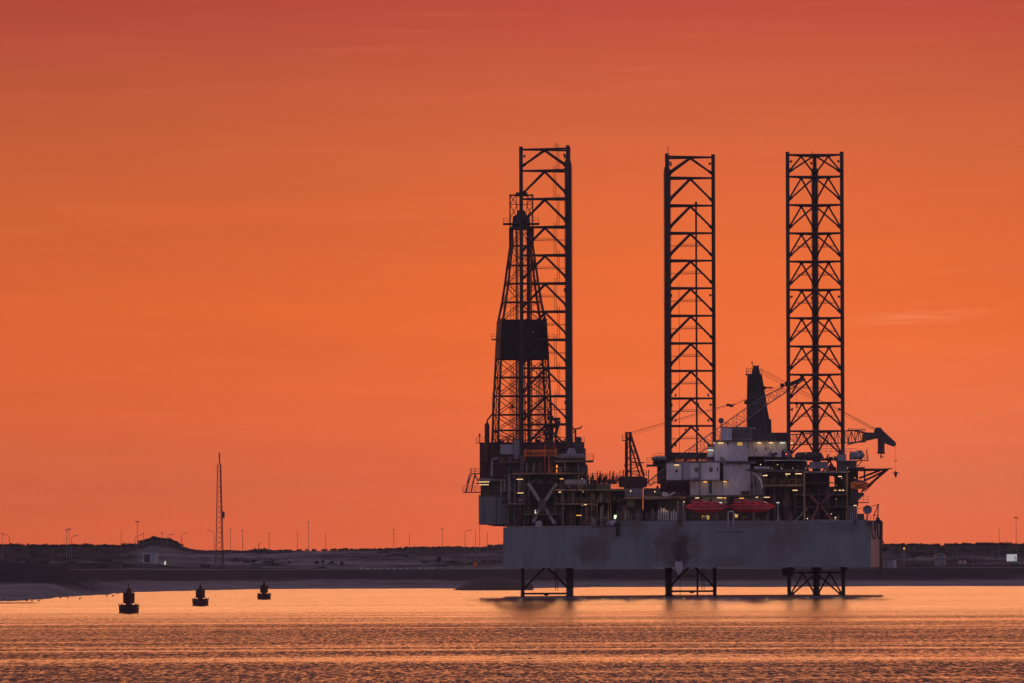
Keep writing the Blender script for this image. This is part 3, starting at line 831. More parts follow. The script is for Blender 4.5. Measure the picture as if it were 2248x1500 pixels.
for px, lab in ((2108.5, 'left one of two pinkish boards on the right shore'), (2118, 'right one of two pinkish boards on the right shore')):
    d = 3240; a = P(px, 1242, d)
    t = thing('notice_board', a, lab, 'sign', 'pinkish boards on the right shore')
    MB().B(px - 3.6, 1231, px + 3.6, 1237.5, d, .12).build('panel', paint('pink_board', (.55, .33, .32), .6, .1), t)
    mb = MB()
    for s_ in (-2.6, 2.6): mb.T(px + s_, 1243, px + s_, 1231, d + .2, .06, 5)
    mb.build('posts', 'galv', t)
d = 3250
a = P(2221, 1240, d)
t = thing('billboard', a, 'bright white billboard with dark vertical lettering at the right edge', 'billboard')
bd = MB().B(2210, 1217, 2232.5, 1232.5, d, .25).build('panel', glow('billboard_emissive', (.75, .72, .80), .55), t)  # panel emits its own even pale colour
MB().B(2210, 1216, 2232.5, 1217, d - .05, .4).B(2210, 1232.5, 2232.5, 1233.3, d - .05, .4).build('frame', 'darker', t)
MB().T(2213, 1242, 2213, 1233, d + .1, .12).build('support', 'galv', t); MB().T(2229, 1242, 2229, 1233, d + .1, .12).build('support', 'galv', t)
text_mesh('lettering', 'SIF', 1.0, P(2231.5, 1232, d - .08), 'ink', bd, rot=-math.pi / 2, width=11 * S(d), height=5 * S(d))

# ================================================================== BIRDS
def wader(px, py, s_):
    u, v = un(px, py); d = H * F / max(-v, 30)
    d -= 6
    b = Vector((u * S(d), d, max(0.0, H + v * S(d)) - 0.02))
    mb = MB()
    for q in (-.03, .03): mb.tube(b + Vector((q, 0, -.05)), b + Vector((q * .6, 0, .22 * s_)), .015, 4)
    k = 1 if random.random() < .5 else -1
    mb.lathe(b + Vector((0, 0, .3 * s_)), [(.01, -.28 * s_ * k), (.08 * s_, -.12 * s_ * k), (.11 * s_, .05 * s_ * k), (.07 * s_, .15 * s_ * k), (.03, .2 * s_ * k)], 8, 'X')
    mb.tube(b + Vector((.15 * s_ * k, 0, .34 * s_)), b + Vector((.2 * s_ * k, 0, .5 * s_)), .04 * s_, 6)
    mb.lathe(b + Vector((.22 * s_ * k, 0, .52 * s_)), [(.01, -.06), (.06 * s_, 0), (.045 * s_, .05), (.01, .1)], 6, 'X')
    mb.tube(b + Vector((.26 * s_ * k, 0, .52 * s_)), b + Vector((.42 * s_ * k, 0, .47 * s_)), .015, 4)
    tag(mb.build('wading_bird', 'bird'), 'small dark wading bird standing at the shallow left water\'s edge', 'bird', 'wading birds in the shallows')
for px, py, s_ in [(6, 1319, 1.0), (20, 1321, .8), (59, 1322, 1.0), (70, 1322, .9), (85, 1322, .9), (114, 1314.5, 1.0), (133, 1315, 1.0), (149, 1315, .9), (175, 1317, 1.0), (235, 1311, .9), (248, 1311, 1.0)]:
    wader(px, py, s_)
def gull(px, py, w, d, ang, label):
    c = P(px, py, d); k = S(d)
    t = thing('gull', c, label, 'gull', 'gulls in the right-hand sky')
    MB().lathe(c, [(.01, -.22), (.06, -.1), (.075, .03), (.05, .14), (.03, .2), (.01, .26)], 8, 'Y').build('body', 'gull', t, True)
    for s_ in (-1, 1):
        L = w / 2 * k
        ca_, sa_ = math.cos(ang * s_), math.sin(ang * s_)
        e1 = c + Vector((s_ * L * .5 * ca_, .02, L * .5 * (.3 + sa_ * s_ * .5))); e2 = c + Vector((s_ * L * ca_, .12, L * (.1 + sa_ * s_)))
        mb = MB(); f = Vector((0, -.07, 0)); b2 = Vector((0, .1, 0)); up = Vector((0, 0, .025))
        mb.add([c + f, e1 + f, e2, e1 + b2, c + b2, c + f + up, e1 + f + up, e2 + up, e1 + b2 + up, c + b2 + up],
               [(0, 1, 2, 3, 4), (9, 8, 7, 6, 5), (0, 5, 6, 1), (1, 6, 7, 2), (2, 7, 8, 3), (3, 8, 9, 4)])
        mb.build('wing', 'gull', t)
for a in [(2124.5, 711.5, 9, 1900, .25, 'gull gliding under the pink cloud streak, the highest of the gulls'), (2144, 911, 10, 1850, -.3, 'gull with spread wings at mid height, left of the other gulls on its level'),
          (2222.5, 897, 4, 1900, .9, 'banking gull, the uppermost of three near the right picture edge'), (2220, 934, 4, 1900, .9, 'banking gull, the middle of three near the right picture edge'),
          (2222, 1003, 4, 1900, .9, 'banking gull, the lowest of three near the right picture edge'), (2117, 1028, 4, 1900, .5, 'lowest tiny gull, out to the right of the crane hook')]:
    gull(*a)

# ================================================================== BUOYS
def buoy(px, yw, k, label, tall):
    u, v = un(px, yw); d = H * F / (-v)
    b = Vector((u * S(d), d, 0))
    t = thing('channel_buoy', b, label, 'buoy', 'red channel buoys')
    q = k
    R = 1.27 * q
    MB().lathe(b, [(R * .9, -.5), (R, -.1), (R, .12), (R * .97, .2), (R * .97, .3), (R, .38), (R, .92), (R * 1.03, .95), (R * 1.03, 1.02), (R * .4, 1.06)], 28).build('float', 'buoy', t)
    for a in range(8):
        x, y = R * math.cos(a * .785 + .1), R * math.sin(a * .785 + .1)
        MB().box(b.x + x - .06, b.x + x + .06, b.y + y - .06, b.y + y + .06, 1.0, 1.18).build('lifting_lug', 'buoy', t)
    MB().tube(b + Vector((0, 0, 1)), b + Vector((0, 0, 2.5 * q)), .42 * q, 12).build('column', 'buoy', t)
    for a in (0.2, 1.77, 3.34, 4.91):
        ux = Vector((math.cos(a), math.sin(a), 0)); nx = Vector((-math.sin(a), math.cos(a), 0)) * .05
        p = [b + ux * .25 * q + Vector((0, 0, 1.2 * q)), b + ux * .72 * q + Vector((0, 0, 1.2 * q)), b + ux * .74 * q + Vector((0, 0, 2.55 * q)), b + ux * .25 * q + Vector((0, 0, 2.6 * q))]
        mb = MB(); mb.add([x + nx for x in p] + [x - nx for x in p], [(0, 1, 2, 3), (7, 6, 5, 4), (0, 4, 5, 1), (1, 5, 6, 2), (2, 6, 7, 3), (3, 7, 4, 0)])
        mb.build('daymark_fin', 'buoy', t)
    MB().lathe(b, [(.36 * q, 2.4 * q), (.36 * q, 2.65 * q), (.28 * q, 2.95 * q), (.2 * q, 3.15 * q), (.1 * q, 3.2 * q)], 12).build('topmark', 'buoy', t)
    MB().tube(b + Vector((0, 0, 3.2 * q)), b + Vector((0, 0, 3.2 * q + .25 * tall)), .035, 6).lathe(b + Vector((0, 0, 3.2 * q + .25 * tall)), [(.03, -.02), (.11, .05), (.11, .16), (.03, .24)], 8).build('lantern', 'buoy', t)
buoy(283, 1346, 1.0, 'nearest and largest red buoy, standing lowest in the picture', 1.0)
buoy(440, 1330, .96, 'middle red buoy between the nearest and the smallest one', .35)
buoy(579.8, 1316, .97, 'smallest red buoy, farthest from us and closest to the rig', .2)

# ================================================================== THE RIG
DH = 1970.0
rc = P(1520, 1248, 2000)
rig = thing('drilling_rig', (rc.x, rc.y, 0.0), 'huge jack-up drilling rig with three lattice legs and a grey hull standing in the water', 'drilling rig')
def part(mb, name, mat, parent=None, smooth=False, label=None):
    o = mb.build(name, mat, parent or rig, smooth)
    if label: o['label'] = label
    return o

# hull
zb = H + 0.02
foot = [P(1105, 1248, 1970), P(1912, 1248, 1970), P(1938, 1248, 1991), P(1926, 1248, 2014), P(1745, 1248, 2064), P(1470, 1248, 2064), P(1112, 1248, 2018)]
def prism_v(mb, pts, z0, z1):
    n = len(pts)
    vs = [(p.x, p.y, z0) for p in pts] + [(p.x, p.y, z1) for p in pts]
    fs = [tuple(range(n - 1, -1, -1)), tuple(range(n, 2 * n))] + [(k, (k + 1) % n, n + (k + 1) % n, n + k) for k in range(n)]
    mb.add(vs, fs); return mb
ztop = P(1500, 1157, 1970).z
hull = part(prism_v(MB(), foot, zb, ztop), 'hull', 'hull')
# raised sheer strake on the right two thirds, stepped
zt2 = P(1500, 1144, 1970).z
xl = P(1362, 1150, 1970).x
up = [Vector((xl, 1970, 0)), foot[1], foot[2], foot[3], foot[4], foot[5], Vector((xl, 2050, 0))]
part(prism_v(MB(), up, ztop, zt2), 'bulwark', 'hull', hull)
part(MB().B(1300, 1153.5, 1360, 1157, 1970.6, 3).B(1303, 1155.5, 1330, 1157.5, 1969.8, .3), 'deck_coaming', 'dark', hull)
part(MB().B(1105, 1155.8, 1300, 1157.2, 1969.9, .3), 'rubbing_strake', 'light', hull)
# faint painted name line on the hull side (worn beyond reading)
mk = MB()
for x0, x1, y0, y1 in ((1571.5, 1611, 1166.3, 1168.2), (1592, 1613, 1168.8, 1170), (1617, 1623.5, 1165.6, 1169.5), (1624.5, 1634, 1165.6, 1168.0), (1618, 1620, 1169.8, 1172.5), (1622.5, 1624, 1169.8, 1173)):
    mk.B(x0, y0, x1, y1, 1969.98, .03)
part(mk, 'worn_hull_marking', 'dark', hull)
# fittings on the right end of the hull: hanging hoses, caisson pipes, stowed anchor
for (xa, xb, sag, d) in ((1913.5, 1923, 1183, 1969.6), (1926, 1935, 1182, 1980), (1919, 1921, 1165, 1969.6)):
    pts = [P(xa + (xb - xa) * i / 12, 1145 + (sag - 1145) * (1 - (2 * i / 12 - 1) ** 4), d) for i in range(13)]
    part(MB().path(pts, .13, 6), 'hanging_hose', 'darker', hull)
part(MB().T(1933, 1142, 1933, 1271, 1985, .16).T(1936.5, 1146, 1936.5, 1262, 1988, .13), 'caisson_pipe', 'dark', hull)
part(MB().B(1923, 1142, 1933, 1150, 1978, 2).B(1903, 1143, 1912, 1151, 1969.3, .7).B(1875, 1141, 1880, 1151, 1969.6, .4), 'fairlead', 'dark', hull)
def anchor(cx, cy, d, s_):
    mb = MB()
    mb.tube(P(cx, cy - 8 * s_, d), P(cx, cy + 5 * s_, d), .14, 6)
    mb.PR([(cx - 6 * s_, cy - 3 * s_), (cx - 4 * s_, cy + 6 * s_), (cx - 1 * s_, cy + 9 * s_), (cx - 2 * s_, cy + 2 * s_)], d, .3)
    mb.PR([(cx + 6 * s_, cy - 3 * s_), (cx + 2 * s_, cy + 2 * s_), (cx + 1 * s_, cy + 9 * s_), (cx + 4 * s_, cy + 6 * s_)], d, .3)
    mb.tube(P(cx - 5 * s_, cy + 4 * s_, d + .1), P(cx + 5 * s_, cy + 4 * s_, d + .1), .1, 6)
    return mb
a_ = anchor(1942, 1203, 1990, 1.1); a_.tube(P(1937, 1188, 1990), P(1942, 1196, 1990), .08).tube(P(1934, 1180, 1990), P(1942, 1196, 1990), .08)
o = a_.build('anchor', 'darker'); tag(o, 'dark stocked anchor hung on the right end of the hull', 'anchor')
# pale wedge anchor housed below the rust mark
t = thing('wedge_anchor', P(1490, 1262, 1969), 'pale wedge-shaped anchor hanging under the big rust mark on the hull', 'anchor')
MB().PR([(1482, 1233), (1498, 1233), (1499, 1248), (1494, 1258), (1491, 1262), (1488.5, 1262), (1486, 1258), (1481.5, 1248)], 1968.4, 1.3).build('fluke', 'light', t)
MB().B(1481, 1231.5, 1499, 1233.2, 1968.2, 1.6).build('stock', 'mid', t)
MB().T(1490, 1232, 1492, 1190, 1969.7, .1).build('chain', 'darker', t)

part(MB().B(1113, 1154.2, 1362, 1160, 1984, 28), 'main_deck', 'dark', hull); part(MB().B(1362.5, 1141.6, 1903, 1148, 1984, 60), 'main_deck', 'dark', hull)

# ---------------- legs
def leg(chords, wide, ys, d0, apex_faces, ladder=None, label=None):
    """chords: three (x, y) ground positions; ys: picture heights of the horizontals"""
    xs = sum(c[0] for c in chords) / 3
    pxm = xs / S(d0) + PX
    zs = [P(pxm, y, d0).z for y in ys]
    ztop_ = zs[0] + .6; zbot = -3.0
    body = MB()
    root = None
    # one ring of horizontals per level, one ring of K braces per bay
    root = thing('leg', (xs, sum(c[1] for c in chords) / 3, 0), None, None)
    root.parent = rig; root.location = WL[root.name] - WL[rig.name]
    if label: root['label'] = label
    for i, (cx, cy) in enumerate(chords):
        w = i in wide
        mb = MB().tube((cx, cy, zbot), (cx, cy, ztop_), .39, 12)
        rw = .56
        if w:
            mb.box(cx - rw, cx + rw, cy - .1, cy + .1, zbot, zs[1] + 2)
            n = int((zs[1] + 1.5 - zbot) / .37)
            for k in range(n):
                z = zbot + k * .37
                for s_ in (-1, 1):
                    a, b = cx + s_ * (rw - .01), cx + s_ * (rw + .21)
                    mb.add([(a, cy - .1, z), (b, cy - .1, z + .06), (b, cy - .1, z + .17), (a, cy - .1, z + .23),
                            (a, cy + .1, z), (b, cy + .1, z + .06), (b, cy + .1, z + .17), (a, cy + .1, z + .23)],
                           [(0, 1, 2, 3), (7, 6, 5, 4), (0, 4, 5, 1), (1, 5, 6, 2), (2, 6, 7, 3)])
        else:
            dx, dy = cx - xs, cy - sum(c[1] for c in chords) / 3
            mb.box(cx - .1, cx + .1, cy - rw, cy + rw, zbot, zs[1] + 2)
        part(mb, 'chord', 'leg', root)
    for k, z in enumerate(zs):
        mb = MB()
        for a, b in apex_faces:
            A, B_ = Vector((*chords[a], z)), Vector((*chords[b], z))
            mb.tube(A, B_, .20, 8)
            m = (A + B_) / 2
            mb.lathe(m - Vector((0, 0, .12)), [(.2, -.3), (.5, -.05), (.5, .15), (.2, .3)], 8)
        part(mb, 'horizontal_brace', 'leg', root)
    for k in range(len(zs) - 1):
        mb = MB(); tie = MB()
        for a, b in apex_faces:
            A, B_ = Vector((*chords[a], 0)), Vector((*chords[b], 0))
            m = (A + B_) / 2; m.z = zs[k] - .15
            zf = zs[k + 1] + .75
            for c in (A, B_):
                f = Vector((c.x, c.y, zf)); 
                mb.tube(m, f, .185, 8)
                dv = (m - f).normalized(); mb.tube(f, f + dv * 1.2, .28, 8)
        part(mb, 'diagonal_brace', 'leg', root)
    for k in range(3, len(zs) - 1):
        tie = MB(); mids = []
        for a, b in apex_faces:
            A, B_ = Vector((*chords[a], 0)), Vector((*chords[b], 0)); m = (A + B_) / 2
            z = (zs[k] + zs[k + 1]) / 2 + .2
            p, q = (A + m) / 2, (B_ + m) / 2; p.z = q.z = z
            tie.tube(p, q, .055, 4).tube(p + Vector((0, 0, .35)), q + Vector((0, 0, .35)), .03, 4)
            mids += [p, q]
        for i in range(len(mids)):
            tie.tube(mids[i], mids[(i + 1) % len(mids)], .05, 4)
        part(tie, 'inner_tie', 'leg', root)
    for (cx, cy) in chords:
        for y in (zs[0] - 1.4, zs[5] - 1.5, zs[9] - 1.4):
            s_ = 1 if cx < xs else -1
            lug = MB().tube((cx + s_ * .4, cy, y), (cx + s_ * .85, cy, y + .3), .14, 6).tube((cx + s_ * .85, cy, y + .3), (cx + s_ * .7, cy, y - .2), .1, 6)
            part(lug, 'lifting_lug', 'leg', root)
    return root, zs
k1 = S(1985)
def gx(px, d): return (px - PX) * S(d)
yl = [328.5] + [375.3 + 61.87 * i for i in range(16)]
lc = [(gx(1147.2, 1985), 1985.0), (gx(1250, 1979.6), 1979.6), (gx(1251.5, 1990.4), 1990.4)]
FACES = [(0, 1), (1, 2), (2, 0)]
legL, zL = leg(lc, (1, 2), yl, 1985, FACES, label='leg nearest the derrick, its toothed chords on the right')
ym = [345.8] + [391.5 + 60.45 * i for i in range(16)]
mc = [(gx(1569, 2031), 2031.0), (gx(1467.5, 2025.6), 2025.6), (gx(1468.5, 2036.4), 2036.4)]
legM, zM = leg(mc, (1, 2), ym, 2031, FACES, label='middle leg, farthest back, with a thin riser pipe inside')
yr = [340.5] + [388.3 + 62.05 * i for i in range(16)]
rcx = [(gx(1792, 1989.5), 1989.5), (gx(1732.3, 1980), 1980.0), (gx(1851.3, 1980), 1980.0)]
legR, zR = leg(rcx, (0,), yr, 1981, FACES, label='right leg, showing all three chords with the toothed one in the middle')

# ladders and pipes inside the left leg
lad = MB()
for k in range(0, 14):
    za, zb_ = zL[k], zL[k + 1]
    x0 = (1219, 1223.6) if k % 2 else (1226, 1230.5)
    for x in x0:
        xx = gx(x, 1986)
        lad.tube((xx, 1986, zb_), (xx, 1986, za + 1.1), .055, 4)
    n = 12
    for j in range(n):
        z = zb_ + (za + 1.0 - zb_) * j / n
        lad.tube((gx(x0[0], 1986), 1986, z), (gx(x0[1], 1986), 1986, z), .025, 3)
    lad.box(gx(1217, 1986), gx(1233, 1986), 1985.4, 1987, zb_ + .22, zb_ + .3)
part(lad, 'access_ladder', 'leg', legL)
part(MB().tube((gx(1220, 1986), 1986, zL[0]), (gx(1220, 1986), 1986, zL[0] + 1.2), .04, 4).tube((gx(1224.5, 1986), 1986, zL[0]), (gx(1224.5, 1986), 1986, zL[0] + 1.6), .05, 5), 'antenna', 'leg', legL)
part(MB().tube((gx(1469, 2031), 2026, zM[0]), (gx(1469, 2031), 2026, zM[0] + 1.7), .06, 5).lathe((gx(1469, 2031), 2026, zM[0] + 1.7), [(.04, 0), (.12, .05), (.12, .2), (.04, .25)], 8), 'antenna', 'leg', legM)
part(MB().tube((gx(1786, 1989), 1989, zR[0]), (gx(1786, 1989), 1989, zR[0] + 1.1), .045, 4).tube((gx(1788, 1989), 1989, zR[0]), (gx(1788, 1989), 1989, zR[0] + 1.1), .045, 4)
     .tube((gx(1786, 1989), 1989, zR[0]), (gx(1786, 1989), 1989, zR[3]), .05, 4), 'antenna', 'leg', legR)
rz0 = P(1529, 447, 2030).z
part(MB().tube((gx(1531, 2030), 2030, -3), (gx(1531, 2030), 2030, rz0), .19, 10).lathe((gx(1531, 2030), 2030, rz0), [(.22, -.5), (.26, 0), (.2, .35)], 10)
     .tube((gx(1493, 2030), 2030, -2), (gx(1493, 2030), 2030, P(1491, 624, 2030).z), .045, 5), 'riser_pipe', 'leg', legM)
# marker dots hung on the middle leg (light fittings)
fit = MB()
for y in (865, 920, 975):
    for dx_ in (-1, 1):
        c = P(1519 + dx_ * 35, y, 2027); fit.tube(c, c + Vector((.15 * dx_, 0, -.55)), .16, 6)
        c = P(1519 + dx_ * 14, y + 20, 2027); fit.tube(c, c + Vector((.05 * dx_, 0, -.5)), .14, 6)
part(fit, 'leg_light_fitting', 'leg', legM)
# gear on the leg braces just above the water
for (x0, x1, d, lg) in ((1152, 1246, 1982, legL), (1474, 1567, 2028, legM)):
    z = zL[-2] if lg is legL else zM[-2]
    for q in (.12, .3, .45, .55, .8, .9):
        x = gx(x0 + (x1 - x0) * q, d)
        part(MB().tube((x, d, z - .5), (x + .25, d, z - .95), .1, 5).tube((x + .12, d, z - .7), (x + .3, d, z + .1), .05, 4).tube((x + .3, d, z + .1), (x + .35, d, z + 1.2), .05, 4), 'water_intake_fitting', 'leg', lg)
    for q in (.72, .77):
        x = gx(x0 + q * (x1 - x0), d); part(MB().tube((x, d, 1), (x, d, 7), .07, 5), 'water_intake_pipe', 'leg', lg)
part(MB().B(1718, 1247.5, 1742, 1264, 1982, 3), 'leg_guide', 'darker', hull)
part(MB().PR([(1780, 1247), (1806, 1247), (1799, 1256), (1788, 1256)], 1986, 2).PR([(1842, 1247), (1862, 1247), (1858, 1254)], 1979, 2).PR([(1735, 1247), (1748, 1247), (1741, 1254)], 1979, 2), 'leg_gusset', 'darker', hull)

# ---------------- small builders for the superstructure
def platform(x0, x1, y, d, dep, th=4, mat='ochre', rail=True, left=True, right=True, rh=11, lab=None):
    pl = part(MB().B(x0, y, x1, y + th, d, dep).B(x0, y + th, x0 + 1.2, y + th + 1.5, d, dep), 'platform', mat, label=lab)
    if rail:
        a, b = P(x0, y, d), P(x1, y, d)
        z = (a.z + b.z) / 2
        pts = [Vector((a.x, d + .1, z)), Vector((b.x, d + .1, z))]
        if left: pts = [Vector((a.x, d + dep, z))] + pts
        if right: pts = pts + [Vector((b.x, d + dep, z))]
        part(MB().rail(pts, rh * S(d)), 'railing', 'ochre' if mat == 'ochre' else 'dark', pl)
    return pl
def lampbar(x0, x1, y, d, mat='lampw', h=1.7):
    return part(MB().B(x0, y - h / 2, x1, y + h / 2, d, .12), 'deck_lamp', mat)
def lampdot(x, y, d, mat='lampb', r=1.0):
    c = P(x, y, d); k = r * .85 * S(d)
    return part(MB().lathe(c, [(k * .3, -k), (k * .9, -k * .5), (k, 0), (k * .9, k * .5), (k * .3, k)], 10), 'floodlight', mat)
def panel_box(x0, y0, x1, y1, d, dep, mat, name='module', ribs=0, parent=None, label=None):
    o = part(MB().B(x0, y0, x1, y1, d, dep), name, mat, parent, label=label)
    if ribs:
        mb = MB()
        for k in range(1, ribs):
            x = x0 + (x1 - x0) * k / ribs
            mb.B(x - .45, y0 + .5, x + .45, y1 - .5, d - .07, .1)
        part(mb, 'stiffener', mat, o)
    return o
def clutter(x0, y0, x1, y1, d0, d1, n, seed, mats=('dark', 'mid', 'olive', 'maroon', 'darker'), name=None):
    """several separate machinery skids, each its own part: boxes, drums, valves and pipes standing between y0 and y1"""
    r = random.Random(seed)
    for k in range(n):
        x = x0 + (x1 - x0) * (k + r.random()) / n; d = r.uniform(d0, d1)
        w = r.uniform(4, 10) * .5; h = (y1 - y0) * r.uniform(.35, 1.0)
        mb = MB(); yb = y1; yt = y1 - h
        kind = r.random()
        if kind < .35:
            mb.B(x - w, yt + h * .25, x + w, yb, d, 1.2).B(x - w * .6, yt, x + w * .3, yt + h * .25 + .2, d + .2, .8)
            mb.T(x - w, yt + h * .5, x - w - 2.5, yt + h * .5, d - .1, .1).T(x - w - 2.5, yt + h * .5, x - w - 2.5, yb, d - .1, .1)
        elif kind < .6:
            c = P(x, yb, d + 1); rr = w * S(d) * .8; hh = h * S(d)
            mb.lathe(c, [(rr, 0), (rr, hh * .85), (rr * .6, hh), (rr * .2, hh + .05)], 12)
            mb.T(x, yt, x, yt - 2.5, d + 1, .08).T(x, yt - 2.5, x + w * 1.4, yt - 2.5, d + 1, .08).T(x + w * 1.4, yt - 2.5, x + w * 1.4, yb, d + 1, .08)
        elif kind < .8:
            for j in range(r.randint(3, 5)):
                xx = x - w + 2 * w * j / 4; mb.T(xx, yb, xx, yt + r.uniform(0, h * .4), d, r.uniform(.06, .13))
            mb.T(x - w, yt + h * .4, x + w, yt + h * .4, d, .08).T(x - w, yt + h * .75, x + w, yt + h * .75, d, .06)
        else:
            c = P(x, (yt + yb) / 2, d + .5); rr = min(h, 8) * .4 * S(d)
            mb.lathe(c, [(rr * .4, -w * S(d)), (rr, -w * S(d) * .8), (rr, w * S(d) * .8), (rr * .4, w * S(d))], 12, 'X')
            mb.B(x - w * .6, (yt + yb) / 2, x - w * .4, yb, d + .2, .5).B(x + w * .4, (yt + yb) / 2, x + w * .6, yb, d + .2, .5)
        part(mb, name or ('machinery_skid' if kind < .35 else 'deck_tank' if kind < .6 else 'pipework' if kind < .8 else 'pressure_vessel'), r.choice(mats))
def columns(xs, y0, y1, d, r=.16, mat='mid', name='support_column'):
    for x in xs: part(MB().T(x, y0, x, y1, d, r, 8).B(x - 2.4, y1 - 1.2, x + 2.4, y1, d - .3, .6), name, mat)
def stair(x0, y0, x1, y1, d, mat='dark', w=.8):
    mb = MB()
    a, b = P(x0, y0, d), P(x1, y1, d)
    for q in (0, w): mb.tube(a + Vector((0, q, 0)), b + Vector((0, q, 0)), .11, 5).tube(a + Vector((0, q, 1)), b + Vector((0, q, 1)), .045, 4)
    n = max(4, int(abs(a.z - b.z) / .28))
    for k in range(n):
        p = a.lerp(b, k / n); mb.box(p.x - .14, p.x + .14, p.y, p.y + w, p.z - .02, p.z + .02)
        if k % 4 == 0: mb.tube(p, p + Vector((0, 0, 1)), .04, 4)
    return part(mb, 'stairway', mat)

# ---------------- cantilever and drill floor (left end)
cant = panel_box(1051, 1088, 1152, 1151.5, 1996, 15, 'hull', 'cantilever')
sm = MB()
for x in (1061, 1089.5, 1118): sm.B(x - .6, 1089, x + .6, 1151, 1995.9, .15)
sm.B(1051, 1087, 1152, 1089, 1995.8, 2); part(sm, 'panel_seam', 'dark', cant)
part(MB().PR([(1066, 1151.5), (1150, 1151.5), (1150, 1156), (1085, 1155)], 1996.5, 14), 'skid_beam', 'darker', cant)
sub = panel_box(1053, 972, 1283, 1056, 1998, 14, 'maroon', 'drill_floor_house', 0)
sm = MB()
for x in (1064, 1075, 1082, 1094, 1108, 1130): sm.B(x - .5, 973, x + .5, 1012, 1997.9, .15)
sm.B(1053, 971, 1283, 973.5, 1997.7, 1).B(1054, 1011.5, 1084, 1014.5, 1997.2, 1)
part(sm, 'cladding_rib', 'dark', sub)
part(MB().B(1055, 1055, 1132, 1088, 1997.2, 13), 'drill_floor_base', 'dark')
part(MB().PR([(1051, 1049), (1112, 1053), (1112, 1056), (1051, 1056)], 1994.5, 3), 'walkway_slab', 'mid')
panel_box(1098, 976, 1126.5, 997.5, 1994, 1.4, 'light', 'driller_cabin', label='pale boxy cabin in front of the dark drill floor wall')
c = P(1134.5, 1010, 1993)
part(MB().lathe(c, [(.55, 0), (.64, .3), (.64, 3.2), (.5, 3.8), (.2, 4.0)], 16), 'vertical_tank', 'grey', smooth=False)
part(MB().T(1080.5, 1010, 1080.5, 1046, 1994, .3, 10).T(1080.5, 1010, 1094, 1006, 1994, .3, 10), 'mud_pipe', 'grey')
c = P(1069.5, 996, 1995)
ex = part(MB().lathe(c, [(.5, -2.0), (.5, 5.6), (.36, 6.0), (.2, 6.1)], 14), 'exhaust_stack', 'red')
part(MB().T(1069.5, 931, 1069.5, 923, 1995, .16).T(1069.5, 923, 1083.5, 906, 1995, .16), 'exhaust_pipe', 'red', ex)
part(MB().T(1053, 972, 1053, 953, 1999, .08).lathe(P(1053, 957, 1999), [(.05, -.2), (.22, 0), (.15, .3), (.04, .5)], 8), 'beacon', 'dark')
a = P(1046, 972, 1998.5); b = P(1065, 972, 1998.5)
part(MB().B(1046, 971.5, 1066, 973, 1998, 3), 'landing', 'dark')
part(MB().rail([Vector((a.x, 2001, a.z)), a, b], 1.0), 'railing', 'dark')
# stair tower hanging off the left side
for (x0, x1, y, rh) in ((1033, 1054, 1039, 11), (1016, 1056, 1080, 13)):
    a, b = P(x0, y, 1996), P(x1, y, 1996)
    pl = part(MB().B(x0, y, x1, y + 2.2, 1995.6, 2.5), 'landing', 'dark')
    part(MB().rail([Vector((a.x, 1998, a.z)), a, b], rh * S(1996), .045, 1.1, 3), 'railing', 'dark', pl)
stair(1035, 1040, 1022, 1080, 1996, w=1.2); stair(1044, 1040, 1034, 1080, 1997.5)
part(MB().T(1042, 1042, 1053, 1062, 1996, .12).T(1030, 1041, 1024, 1080, 1998, .09), 'landing_strut', 'dark')
lampbar(1051, 1074, 1058.3, 1994.2, 'lampw', 1.5); lampbar(1053, 1073, 1064.5, 1994.2, 'lampw', 1.3)
part(MB().B(1045, 1060.5, 1074, 1062.5, 1993.8, 2), 'lamp_ledge', 'dark')

# ---------------- derrick
DC = 2003.0
dcx = gx(1147.5, DC)
der = thing('derrick', (dcx, DC, P(1147, 972, DC).z), None, None); der.parent = rig; der.location = WL[der.name] - WL[rig.name]
der['label'] = 'dark red lattice derrick behind the first leg'
lev = [(500, 50), (540, 49.5), (583, 62), (623, 73), (664, 86), (704, 103), (747, 109), (789, 114), (829, 119), (870, 123.5), (911, 127), (945, 130), (974, 132.5)]
TH = math.radians(6.3); cT, sT = math.cos(TH), math.sin(TH)
def dcor(y, w):
    r = w / 2 / (cT + sT) * S(DC); z = P(1147, y, DC).z
    return [Vector((dcx + sx * r * cT - sy * r * sT, DC + sx * r * sT + sy * r * cT, z)) for sx, sy in ((-1, -1), (1, -1), (1, 1), (-1, 1))]
rings = [dcor(y, w) for y, w in lev]
for j in range(4):
    mb = MB()
    for a, b in zip(rings[:-1], rings[1:]): mb.tube(a[j], b[j], .25, 8)
    part(mb, 'derrick_leg', 'red', der)
for k, r_ in enumerate(rings):
    mb = MB()
    for j in range(4): mb.tube(r_[j], r_[(j + 1) % 4], .12, 6)
    part(mb, 'derrick_girt', 'red', der)
for k in range(len(rings) - 1):
    mb = MB()
    for j in range(4):
        a, b, c, d = rings[k][j], rings[k][(j + 1) % 4], rings[k + 1][j], rings[k + 1][(j + 1) % 4]
        th_ = 1.0 if j in (0, 2) else .6
        if k < 7:
            mt = (a + b) / 2; mb_ = (c + d) / 2
            if k % 2: mb.tube(a, mb_, .08 * th_, 5).tube(b, mb_, .08 * th_, 5)
            else: mb.tube(mt, c, .08 * th_, 5).tube(mt, d, .08 * th_, 5)
            if j in (0, 2): mb.tube(a, d, .05, 4).tube(b, c, .05, 4)
        else:
            m1, m2 = (a + b) / 2, (c + d) / 2
            mb.tube(m1, m2, .13 * th_, 6)
            for (p, q, r2, s2) in ((a, m1, c, m2), (m1, b, m2, d)):
                mb.tube(p, s2, .085 * th_, 5).tube(q, r2, .085 * th_, 5)
    part(mb, 'derrick_bracing', 'red', der)
